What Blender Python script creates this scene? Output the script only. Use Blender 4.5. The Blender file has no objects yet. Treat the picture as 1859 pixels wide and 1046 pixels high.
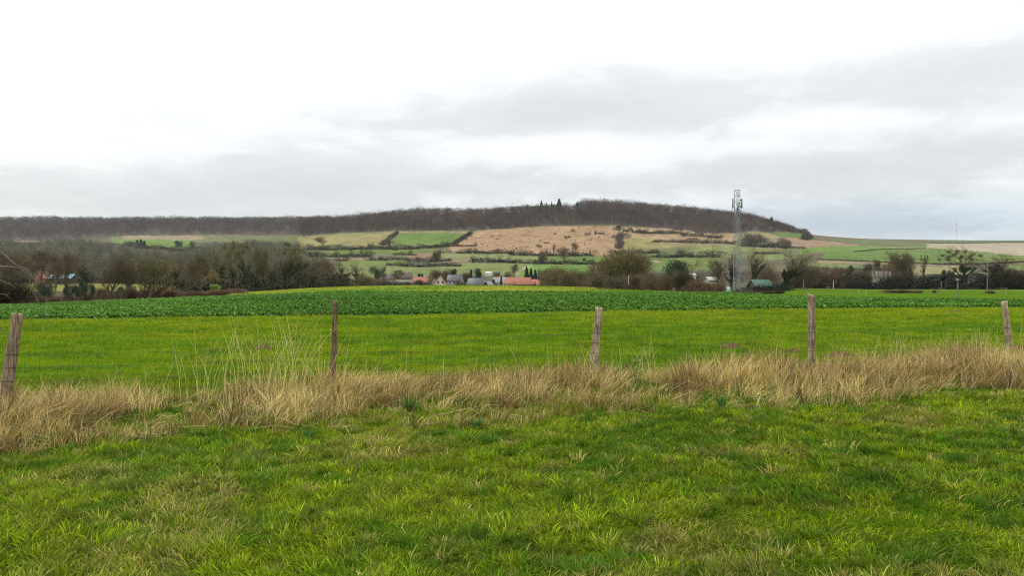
import bpy, math
import numpy as np
from math import radians, sin, cos, pi
from mathutils import Vector, noise as mnoise

# ------------------------------------------------------------------ camera
F, CX, HY, EYE = 1404.0, 929.5, 502.0, 1.6        # focal length in photo pixels, centre column, horizon row, eye height
scene = bpy.context.scene
cam_data = bpy.data.cameras.new('camera')
cam = bpy.data.objects.new('camera', cam_data)
scene.collection.objects.link(cam)
cam.location = (0, 0, EYE)
cam.rotation_euler = (radians(90), 0, 0)
cam_data.sensor_width = 36.0
cam_data.lens = F / 1859 * 36
cam_data.shift_y = -(523 - HY) / 1859
cam_data.clip_start = 0.1
cam_data.clip_end = 30000
scene.camera = cam

# ------------------------------------------------------------------ exposure
scene.view_settings.view_transform = 'Standard'
scene.view_settings.look = 'None'
scene.view_settings.gamma = 1
scene.view_settings.exposure = 0.0
scene.cycles.use_denoising = True
scene.cycles.denoiser = 'OPENIMAGEDENOISE'
scene.cycles.denoising_input_passes = 'RGB_ALBEDO_NORMAL'
scene.cycles.denoising_prefilter = 'NONE'
scene.cycles.filter_width = 1.1
scene.cycles.max_bounces = 6
scene.cycles.transparent_max_bounces = 8
scene.cycles.volume_bounces = 0

# ------------------------------------------------------------------ sky: Nishita under a broken white overcast
SUN_EL, SUN_AZ = radians(38), radians(-55)         # azimuth from +Y, negative is left
world = bpy.data.worlds.new('World')
scene.world = world
world.use_nodes = True
nt = world.node_tree
nt.nodes.clear()
def N(t, typ, **kw):
    n = t.nodes.new(typ)
    for k, v in kw.items(): setattr(n, k, v)
    return n
def math_node(t, op, a, b=None, clamp=False):
    n = N(t, 'ShaderNodeMath', operation=op); n.use_clamp = clamp
    for i, v in enumerate((a, b)):
        if v is None: continue
        if isinstance(v, (int, float)): n.inputs[i].default_value = v
        else: t.links.new(v, n.inputs[i])
    return n.outputs[0]
def ramp(t, fac, stops, interp='LINEAR'):
    n = N(t, 'ShaderNodeValToRGB'); cr = n.color_ramp; cr.interpolation = interp
    while len(cr.elements) < len(stops): cr.elements.new(0.5)
    for e, (p, c) in zip(cr.elements, stops):
        e.position = p; e.color = (*c, 1) if len(c) == 3 else c
    t.links.new(fac, n.inputs[0])
    return n.outputs[0]
out = N(nt, 'ShaderNodeOutputWorld')
sky = N(nt, 'ShaderNodeTexSky', sky_type='NISHITA', sun_disc=False)
sky.sun_elevation = SUN_EL
sky.sun_rotation = SUN_AZ
bg_sky = N(nt, 'ShaderNodeBackground'); bg_sky.inputs[1].default_value = 0.1
nt.links.new(sky.outputs[0], bg_sky.inputs[0])
tc = N(nt, 'ShaderNodeTexCoord')
sep = N(nt, 'ShaderNodeSeparateXYZ'); nt.links.new(tc.outputs['Generated'], sep.inputs[0])
zc = math_node(nt, 'MAXIMUM', sep.outputs[2], 0.0)
den = math_node(nt, 'ADD', zc, 0.16)
cx_ = math_node(nt, 'DIVIDE', sep.outputs[0], den)
cy_ = math_node(nt, 'DIVIDE', sep.outputs[1], den)
comb = N(nt, 'ShaderNodeCombineXYZ'); nt.links.new(cx_, comb.inputs[0]); nt.links.new(cy_, comb.inputs[1]); comb.inputs[2].default_value = 3.7
def cloud_noise(scale, detail, rough, dist, w):
    n = N(nt, 'ShaderNodeTexNoise', noise_dimensions='3D')
    m = N(nt, 'ShaderNodeVectorMath', operation='ADD'); m.inputs[1].default_value = (w, w * 0.7, 0)
    nt.links.new(comb.outputs[0], m.inputs[0]); nt.links.new(m.outputs[0], n.inputs['Vector'])
    n.inputs['Scale'].default_value = scale; n.inputs['Detail'].default_value = detail
    n.inputs['Roughness'].default_value = rough; n.inputs['Distortion'].default_value = dist
    return n.outputs[0]
n1 = cloud_noise(0.9, 6, 0.5, 0.25, 2.3)
n2 = cloud_noise(2.9, 6, 0.6, 0.5, 9.1)
mixn = math_node(nt, 'ADD', math_node(nt, 'MULTIPLY', n1, 0.60), math_node(nt, 'MULTIPLY', n2, 0.42))
ax_ = math_node(nt, 'DIVIDE', sep.outputs[0], math_node(nt, 'MAXIMUM', sep.outputs[1], 0.05))
ay_ = math_node(nt, 'DIVIDE', sep.outputs[2], math_node(nt, 'MAXIMUM', sep.outputs[1], 0.05))
front = math_node(nt, 'GREATER_THAN', sep.outputs[1], 0.06)
# thicker banks of cloud: (bearing, height, half-width, half-height, depth of grey), all in tangents of the angle
for bx, by, bw, bh, amt in ((0.13, 0.245, 0.22, 0.050, 0.17), (-0.08, 0.195, 0.13, 0.022, 0.12), (0.56, 0.26, 0.24, 0.06, 0.12), (-0.25, 0.125, 0.20, 0.035, 0.13), (0.20, 0.118, 0.22, 0.020, 0.13),
                            (0.40, 0.140, 0.18, 0.022, 0.12), (-0.44, 0.208, 0.09, 0.022, 0.05), (-0.55, 0.115, 0.25, 0.035, 0.10), (0.30, 0.21, 0.30, 0.035, 0.07), (-0.05, 0.09, 0.5, 0.02, 0.04), (0.06, 0.172, 0.16, 0.016, -0.13), (0.47, 0.205, 0.14, 0.016, -0.12), (-0.42, 0.165, 0.16, 0.018, -0.08), (0.33, 0.185, 0.06, 0.03, -0.06), (0.02, 0.215, 0.12, 0.02, 0.08), (0.55, 0.06, 0.3, 0.022, 0.10), (0.62, 0.17, 0.12, 0.03, 0.10), (-0.20, 0.30, 0.35, 0.06, -0.10), (0.12, 0.155, 0.2, 0.016, -0.06)):
    ux = math_node(nt, 'DIVIDE', math_node(nt, 'SUBTRACT', ax_, bx), bw); uy = math_node(nt, 'DIVIDE', math_node(nt, 'SUBTRACT', ay_, by), bh)
    dd = math_node(nt, 'ADD', math_node(nt, 'MULTIPLY', ux, ux), math_node(nt, 'MULTIPLY', uy, uy))
    gz_ = math_node(nt, 'MULTIPLY', math_node(nt, 'EXPONENT', math_node(nt, 'MULTIPLY', dd, -1.0)), amt * 1.25)
    mixn = math_node(nt, 'ADD', mixn, math_node(nt, 'MULTIPLY', gz_, front))
cloud_col = ramp(nt, mixn, [(0.42, (1.0, 1.0, 1.0)), (0.52, (0.91, 0.93, 0.93)), (0.62, (0.78, 0.795, 0.80)), (0.78, (0.70, 0.72, 0.73))])
hz = ramp(nt, zc, [(0.0, (0.86, 0.92, 0.98)), (0.05, (0.94, 0.975, 0.99)), (0.13, (1, 1, 1))])
mulc = N(nt, 'ShaderNodeMix', data_type='RGBA', blend_type='MULTIPLY'); mulc.inputs[0].default_value = 1
nt.links.new(cloud_col, mulc.inputs[6]); nt.links.new(hz, mulc.inputs[7])
# a low blue-grey band of distant cloud over the plateau at the right
ub = math_node(nt, 'DIVIDE', math_node(nt, 'SUBTRACT', ax_, 0.52), 0.30); vb = math_node(nt, 'DIVIDE', math_node(nt, 'SUBTRACT', ay_, 0.068), 0.030)
gb = math_node(nt, 'MULTIPLY', math_node(nt, 'EXPONENT', math_node(nt, 'MULTIPLY', math_node(nt, 'ADD', math_node(nt, 'MULTIPLY', ub, ub), math_node(nt, 'MULTIPLY', vb, vb)), -1.0)), front)
strk = cloud_noise(3.5, 4, 0.5, 0.2, 21.0)
gb = math_node(nt, 'MULTIPLY', gb, math_node(nt, 'ADD', math_node(nt, 'MULTIPLY', strk, 1.2), 0.35), clamp=True)
mblue = N(nt, 'ShaderNodeMix', data_type='RGBA', blend_type='MULTIPLY'); nt.links.new(gb, mblue.inputs[0]); nt.links.new(mulc.outputs[2], mblue.inputs[6]); mblue.inputs[7].default_value = (0.70, 0.78, 0.90, 1)
# an overcast sky is about three times as bright overhead as at the horizon
lum = math_node(nt, 'ADD', math_node(nt, 'MULTIPLY', math_node(nt, 'POWER', zc, 1.9), 3.1), 1.0)
bg_cloud = N(nt, 'ShaderNodeBackground'); nt.links.new(mblue.outputs[2], bg_cloud.inputs[0]); nt.links.new(lum, bg_cloud.inputs[1])
mixw = N(nt, 'ShaderNodeMixShader'); mixw.inputs[0].default_value = 0.88
nt.links.new(bg_sky.outputs[0], mixw.inputs[1]); nt.links.new(bg_cloud.outputs[0], mixw.inputs[2])
nt.links.new(mixw.outputs[0], out.inputs[0])

sun_data = bpy.data.lights.new('sun', 'SUN')
sun_data.energy = 1.5
sun_data.angle = radians(12)
sun_data.color = (1.0, 0.95, 0.87)
sun = bpy.data.objects.new('sun', sun_data)
scene.collection.objects.link(sun)
sd = Vector((sin(SUN_AZ) * cos(SUN_EL), cos(SUN_AZ) * cos(SUN_EL), sin(SUN_EL)))
sun.rotation_euler = sd.to_track_quat('Z', 'Y').to_euler()

# ------------------------------------------------------------------ helpers
rng = np.random.default_rng(7)
col = scene.collection
_lat = np.random.default_rng(3).random((256, 256))
def vn(x, y):                                           # value noise 0..1
    x = np.asarray(x, float); y = np.asarray(y, float)
    xi = np.floor(x).astype(int); yi = np.floor(y).astype(int)
    fx = x - xi; fy = y - yi
    fx = fx * fx * (3 - 2 * fx); fy = fy * fy * (3 - 2 * fy)
    a = _lat[xi & 255, yi & 255]; b = _lat[(xi + 1) & 255, yi & 255]
    c = _lat[xi & 255, (yi + 1) & 255]; d = _lat[(xi + 1) & 255, (yi + 1) & 255]
    return (a * (1 - fx) + b * fx) * (1 - fy) + (c * (1 - fx) + d * fx) * fy
def fbm(x, y, o=3):
    s = 0; a = 0.5; t = 0
    for k in range(o):
        s = s + a * vn(x * 2 ** k + 17.3 * k, y * 2 ** k + 5.1 * k); t += a; a *= 0.5
    return s / t
def L3(c): return np.array(c, float)
def lerp(a, b, t): return a + (b - a) * t

def mesh_np(name, V, quads=None, tris=None, C=None, mat=None, smooth=False):
    me = bpy.data.meshes.new(name)
    V = np.ascontiguousarray(V, dtype=np.float32)
    q = np.zeros((0, 4), np.int32) if quads is None else np.asarray(quads, np.int32).reshape(-1, 4)
    t = np.zeros((0, 3), np.int32) if tris is None else np.asarray(tris, np.int32).reshape(-1, 3)
    me.vertices.add(len(V)); me.vertices.foreach_set('co', V.ravel())
    nl = q.size + t.size
    me.loops.add(nl); me.loops.foreach_set('vertex_index', np.concatenate([q.ravel(), t.ravel()]))
    me.polygons.add(len(q) + len(t))
    starts = np.concatenate([np.arange(len(q)) * 4, q.size + np.arange(len(t)) * 3]).astype(np.int32)
    me.polygons.foreach_set('loop_start', starts)
    me.update(calc_edges=True)
    if C is not None:
        a = me.color_attributes.new('Col', 'FLOAT_COLOR', 'POINT')
        C4 = np.ones((len(V), 4), np.float32); C4[:, :3] = C
        a.data.foreach_set('color', C4.ravel())
    if smooth: me.polygons.foreach_set('use_smooth', np.ones(len(q) + len(t), bool))
    if mat: me.materials.append(mat)
    return me
def link(name, me, parent=None, loc=None):
    o = bpy.data.objects.new(name, me); col.objects.link(o)
    if parent is not None: o.parent = parent
    if loc is not None: o.location = loc
    return o
def tag(o, label=None, cat=None, group=None, kind=None):
    if label: o['label'] = label
    if cat: o['category'] = cat
    if group: o['group'] = group
    if kind: o['kind'] = kind
    return o
def empty(name, loc, rz=0):
    o = bpy.data.objects.new(name, None); col.objects.link(o)
    o.location = loc; o.rotation_euler = (0, 0, rz); o.empty_display_size = 0.5
    return o

class MB:                                               # collects polygons for one mesh
    def __init__(s): s.V = []; s.Q = []; s.T = []; s.C = []; s.n = 0
    def add(s, V, Q=None, T=None, C=None):
        V = np.asarray(V, float).reshape(-1, 3)
        if Q is not None and len(Q): s.Q.append(np.asarray(Q).reshape(-1, 4) + s.n)
        if T is not None and len(T): s.T.append(np.asarray(T).reshape(-1, 3) + s.n)
        if C is not None: s.C.append(np.broadcast_to(np.asarray(C, float), (len(V), 3)))
        s.V.append(V); s.n += len(V)
    def box(s, x0, x1, y0, y1, z0, z1, C=None):
        v = [(x, y, z) for z in (z0, z1) for y in (y0, y1) for x in (x0, x1)]
        s.add(v, [(0, 2, 3, 1), (4, 5, 7, 6), (0, 1, 5, 4), (1, 3, 7, 5), (3, 2, 6, 7), (2, 0, 4, 6)], C=C)
    def tube(s, pts, rad, sides=4, C=None, cap=True, squash=None):
        pts = np.asarray(pts, float); n = len(pts)
        rad = np.broadcast_to(np.asarray(rad, float), (n,))
        tan = np.gradient(pts, axis=0); tan /= np.linalg.norm(tan, axis=1)[:, None] + 1e-9
        up = np.where(np.abs(tan[:, 2:3]) > 0.9, np.array([[1.0, 0, 0]]), np.array([[0, 0, 1.0]]))
        if np.abs(tan[:, 2]).max() > 0.9: up[:] = (1, 0, 0.01) if np.abs(tan[:, 0]).max() < 0.9 else (0, 1, 0.01)
        a = np.cross(tan, up); a /= np.linalg.norm(a, axis=1)[:, None] + 1e-9
        b = np.cross(tan, a)
        th = np.arange(sides) * 2 * pi / sides
        V = pts[:, None] + rad[:, None, None] * (np.cos(th)[None, :, None] * a[:, None] + np.sin(th)[None, :, None] * b[:, None])
        Q = [(i * sides + k, i * sides + (k + 1) % sides, (i + 1) * sides + (k + 1) % sides, (i + 1) * sides + k) for i in range(n - 1) for k in range(sides)]
        s.add(V.reshape(-1, 3), Q, C=C)
        if cap and sides == 4:
            m = s.n - sides; s.Q.append(np.array([[m, m + 1, m + 2, m + 3]]))
    def cat(s):
        V = np.concatenate(s.V) if s.V else np.zeros((0, 3))
        Q = np.concatenate(s.Q) if s.Q else None
        T = np.concatenate(s.T) if s.T else None
        C = np.concatenate(s.C) if s.C else None
        return V, Q, T, C
    def mesh(s, name, mat, smooth=False):
        V, Q, T, C = s.cat()
        return mesh_np(name, V, Q, T, C, mat, smooth)

# ------------------------------------------------------------------ materials
def mat_base(name):
    m = bpy.data.materials.new(name); m.use_nodes = True
    t = m.node_tree; t.nodes.clear()
    return m, t, N(t, 'ShaderNodeOutputMaterial')
def leafy(name, translucent=0.3, var=0.25, rough=0.6, spec=0.25, use_attr=True, colr=(0.1, 0.1, 0.1), objvar=0.0, nscale=0.0):
    m, t, o = mat_base(name)
    if use_attr:
        a = N(t, 'ShaderNodeAttribute', attribute_name='Col'); c = a.outputs['Color']
    else:
        r = N(t, 'ShaderNodeRGB'); r.outputs[0].default_value = (*colr, 1); c = r.outputs[0]
    if objvar:
        oi = N(t, 'ShaderNodeObjectInfo')
        h = N(t, 'ShaderNodeHueSaturation')
        v = N(t, 'ShaderNodeMapRange'); v.inputs[3].default_value = 1 - objvar; v.inputs[4].default_value = 1 + objvar
        t.links.new(oi.outputs['Random'], v.inputs[0]); t.links.new(v.outputs[0], h.inputs['Value'])
        mc = N(t, 'ShaderNodeMix', data_type='RGBA', blend_type='MULTIPLY'); mc.inputs[0].default_value = 1
        t.links.new(c, mc.inputs[6]); t.links.new(oi.outputs['Color'], mc.inputs[7])
        t.links.new(mc.outputs[2], h.inputs['Color']); c = h.outputs[0]
    if nscale:
        g = N(t, 'ShaderNodeNewGeometry')
        nn = N(t, 'ShaderNodeTexNoise'); nn.inputs['Scale'].default_value = nscale; nn.inputs['Detail'].default_value = 4
        t.links.new(g.outputs['Position'], nn.inputs['Vector'])
        v = N(t, 'ShaderNodeMapRange'); v.inputs[1].default_value = 0.3; v.inputs[2].default_value = 0.7
        v.inputs[3].default_value = 1 - var; v.inputs[4].default_value = 1 + var
        h = N(t, 'ShaderNodeHueSaturation'); t.links.new(nn.outputs[0], v.inputs[0]); t.links.new(v.outputs[0], h.inputs['Value']); t.links.new(c, h.inputs['Color']); c = h.outputs[0]
    p = N(t, 'ShaderNodeBsdfPrincipled'); p.inputs['Roughness'].default_value = rough
    p.inputs['Specular IOR Level'].default_value = spec
    t.links.new(c, p.inputs['Base Color'])
    if translucent:
        tr = N(t, 'ShaderNodeBsdfTranslucent'); t.links.new(c, tr.inputs[0])
        mx = N(t, 'ShaderNodeMixShader'); mx.inputs[0].default_value = translucent
        t.links.new(p.outputs[0], mx.inputs[1]); t.links.new(tr.outputs[0], mx.inputs[2])
        t.links.new(mx.outputs[0], o.inputs[0])
    else: t.links.new(p.outputs[0], o.inputs[0])
    return m
def solid(name, c, rough=0.7, var=0.2, scale=3.0, metal=0.0, stretch=(1, 1, 1), bump=0.0, spec=0.4, dark=None):
    m, t, o = mat_base(name)
    tcn = N(t, 'ShaderNodeTexCoord'); mp = N(t, 'ShaderNodeMapping'); mp.inputs['Scale'].default_value = stretch
    t.links.new(tcn.outputs['Object'], mp.inputs[0])
    nn = N(t, 'ShaderNodeTexNoise'); nn.inputs['Scale'].default_value = scale; nn.inputs['Detail'].default_value = 6
    nn.inputs['Roughness'].default_value = 0.65
    t.links.new(mp.outputs[0], nn.inputs['Vector'])
    c = L3(c); lo = c * (1 - var) if dark is None else L3(dark); hi = np.minimum(c * (1 + var), 0.95)
    cc = ramp(t, nn.outputs[0], [(0.32, tuple(lo)), (0.52, tuple(c)), (0.70, tuple(hi))])
    p = N(t, 'ShaderNodeBsdfPrincipled'); p.inputs['Roughness'].default_value = rough; p.inputs['Metallic'].default_value = metal
    p.inputs['Specular IOR Level'].default_value = spec
    t.links.new(cc, p.inputs['Base Color'])
    if bump:
        b = N(t, 'ShaderNodeBump'); b.inputs['Strength'].default_value = bump; b.inputs['Distance'].default_value = 0.01
        t.links.new(nn.outputs[0], b.inputs['Height']); t.links.new(b.outputs[0], p.inputs['Normal'])
    t.links.new(p.outputs[0], o.inputs[0])
    return m
M_GROUND = leafy('ground_cover', 0.0, 0.28, 1.0, 0.0, nscale=0.9)
M_HILL = leafy('hill_cover', 0.0, 0.30, 0.95, 0.05, nscale=0.12)
M_BLADE = leafy('grass_blade', 0.35, rough=0.7, spec=0.05)
M_STRAW = leafy('dry_straw', 0.25, rough=0.7, spec=0.1)
M_LEAF = leafy('crop_leaf', 0.25, rough=0.6, spec=0.07)
M_TWIG = leafy('twig', 0.0, rough=0.85, spec=0.1, objvar=0.14)
M_WOODS = leafy('far_twig', 0.0, rough=0.9, spec=0.05)
M_DARKLEAF = leafy('evergreen_leaf', 0.12, rough=0.55, spec=0.3, objvar=0.15)

# ------------------------------------------------------------------ terrain
KY = np.array([0, 27, 50, 84, 110, 140, 180, 220, 300, 400, 500, 600, 800, 1000, 1200, 1400, 1600, 1800, 2100, 2600, 3400, 5000, 9000], float)
f27 = HY + EYE * F / 27
COLS = {
 -900: [0, f27, 561, 556, 555, 553, 549, 543, 532, 516, 505, 495, 478, 464, 454, 447, 440, 432, 416, 401, 403, 420, 440],
 0:    [0, f27, 561, 555.5, 554, 552, 548, 541, 531, 514, 503, 493, 476, 462, 452, 445, 438, 430, 414, 401, 403, 420, 440],
 200:  [0, f27, 556, 548, 547, 546, 545, 541, 528, 514, 504, 494, 478, 463, 453, 443, 434, 424, 411, 402, 405, 420, 440],
 440:  [0, f27, 549, 539, 536, 532, 531.5, 531.5, 529, 519, 508, 497, 480, 464, 451, 440, 430, 420, 408, 403, 406, 420, 440],
 600:  [0, f27, 547, 533.5, 528.5, 524.5, 522, 522, 527, 525, 515, 501, 484, 468, 452, 436, 422, 408, 402, 404, 410, 420, 440],
 750:  [0, f27, 547, 532, 526, 522, 519, 518.5, 525, 526, 517, 503, 483, 463, 441, 420, 403, 390, 393, 400, 410, 425, 440],
 900:  [0, f27, 547, 531.5, 525.5, 521.5, 519, 518.3, 526, 527, 517, 501, 480, 463, 440, 416, 397, 387, 390, 398, 410, 425, 440],
 1080: [0, f27, 547, 532, 527, 524, 523, 523, 528, 527, 517, 500, 481, 463, 440, 411, 390, 378, 381, 390, 405, 425, 440],
 1240: [0, f27, 547, 533, 531, 530.5, 531, 532, 530, 521, 512, 502, 482, 466, 449, 427, 402, 386, 388, 400, 412, 430, 440],
 1340: [0, f27, 547, 535, 534.5, 534.5, 534.5, 534, 531, 520, 512, 502, 484, 466, 450, 436, 418, 396, 397, 410, 420, 434, 440],
 1410: [0, f27, 547, 539, 538.5, 537, 535, 533, 527, 520, 512, 502, 485, 468, 453, 440, 428, 412, 412, 420, 428, 438, 445],
 1470: [0, f27, 547.5, 541, 540, 538, 535, 532, 526, 520, 511, 501, 485, 469, 455, 445, 436, 430, 426, 427, 431, 440, 445],
 1600: [0, f27, 549, 544, 542, 539.5, 536, 533, 527, 521, 511, 500, 484, 472, 463, 455, 449, 444, 439, 434.5, 436, 440, 445],
 1860: [0, f27, 551, 546.5, 544, 541, 537, 534, 527, 521, 510, 500, 487, 477, 469, 462, 455, 448, 441, 437, 438, 440, 445],
 2900: [0, f27, 551, 546.5, 544, 541, 537, 534, 527, 521, 510, 500, 487, 477, 469, 462, 455, 448, 441, 437, 438, 440, 445],
}
def pchip(x, y, xq):
    h = np.diff(x); d = np.diff(y, axis=0) / h.reshape((-1,) + (1,) * (y.ndim - 1))
    m = np.zeros_like(y)
    same = (d[:-1] * d[1:]) > 0
    m[1:-1] = np.where(same, 2 * d[:-1] * d[1:] / (d[:-1] + d[1:] + 1e-12 * np.sign(d[:-1] + d[1:] + 1e-30)), 0)
    m[0] = d[0]; m[-1] = d[-1]
    i = np.clip(np.searchsorted(x, xq) - 1, 0, len(h) - 1)
    sh = (-1,) + (1,) * (y.ndim - 1)
    t = ((xq - x[i]) / h[i]).reshape(sh); hh = h[i].reshape(sh)
    return ((2 * t ** 3 - 3 * t ** 2 + 1) * y[i] + (t ** 3 - 2 * t ** 2 + t) * hh * m[i] + (-2 * t ** 3 + 3 * t ** 2) * y[i + 1] + (t ** 3 - t ** 2) * hh * m[i + 1])
CPX = np.array(sorted(COLS), float)
Ztab = []
for c in sorted(COLS):
    py = np.array(COLS[c], float); z = EYE + (HY - py) / F * KY; z[:2] = 0; Ztab.append(z)
Ztab = np.array(Ztab)                                    # columns x knots
YG = np.concatenate([np.linspace(0, 26, 14), np.exp(np.linspace(np.log(28), np.log(9000), 900))])
Zc = np.array([pchip(KY, Ztab[i], YG) for i in range(len(CPX))])
PXG = np.arange(-900, 2901, 5.0)
ZG = pchip(CPX, Zc, PXG)                                 # px x Y
def terrain0(px, Y):
    fx = np.clip((px + 900) / 5.0, 0, len(PXG) - 1.001); ix = fx.astype(int); fx = fx - ix
    iy = np.clip(np.searchsorted(YG, Y) - 1, 0, len(YG) - 2); fy = np.clip((Y - YG[iy]) / (YG[iy + 1] - YG[iy]), 0, 1)
    return (ZG[ix, iy] * (1 - fx) + ZG[ix + 1, iy] * fx) * (1 - fy) + (ZG[ix, iy + 1] * (1 - fx) + ZG[ix + 1, iy + 1] * fx) * fy
def near_bumps(x, y, r):
    b = (fbm(x * 1.1, y * 1.1, 3) - 0.5) * 0.10 + (fbm(x * 4.5 + 3, y * 4.5, 2) - 0.5) * 0.055 * np.clip((16 - r) / 4, 0, 1) + (fbm(x * 0.25 + 9, y * 0.25, 2) - 0.5) * 0.10
    return b * np.clip((45 - r) / 20, 0, 1)
def far_bumps(x, y, r):
    return (fbm(x * 0.012 + 3, y * 0.012, 3) - 0.5) * 3.0 * np.clip((r - 450) / 400, 0, 1)
def H(x, y):
    x = np.asarray(x, float); y = np.asarray(y, float)
    r = np.hypot(x, y); th = np.clip(np.arctan2(x, y), -radians(52), radians(52))
    Y = np.where(np.abs(np.arctan2(x, y)) < radians(52), np.maximum(y, 0), r * cos(radians(52)))
    px = CX + F * np.tan(th)
    return terrain0(px, Y) + near_bumps(x, y, r) + far_bumps(x, y, r)
def Hs(x, y): return float(H(np.array([x]), np.array([y]))[0])
def X_of(px, Y): return (px - CX) / F * Y
_Yscan = np.exp(np.linspace(np.log(60), np.log(4500), 1500))
def hit(px, py, ymin=450):                               # depth at which the ground beyond ymin shows at photo pixel (px, py)
    Y = _Yscan[_Yscan >= ymin]
    z = terrain0(np.full(len(Y), float(px)), Y)
    q = HY - (z - EYE) / Y * F
    ok = np.nonzero(q <= py)[0]
    return float(Y[ok[0]]) if len(ok) else 1900.0

def in_poly(px, py, poly):
    res = np.zeros(px.shape, bool); n = len(poly)
    for i in range(n):
        x0, y0 = poly[i]; x1, y1 = poly[(i + 1) % n]
        if y0 == y1: continue
        c = ((y0 > py) != (y1 > py)) & (px < (x1 - x0) * (py - y0) / (y1 - y0) + x0)
        res ^= c
    return res
CROP_NEAR = lambda x: 33.2 + 0.3 * x                      # the meadow's far edge, parallel to the fence
_cf = ([-900, 0, 440, 620, 900, 1240, 1340, 1400, 1550, 1859, 2900], [80, 80, 88, 84, 83, 83, 88, 82, 64, 58, 58])
def CROP_FAR(px): return np.interp(px, *_cf)

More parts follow.
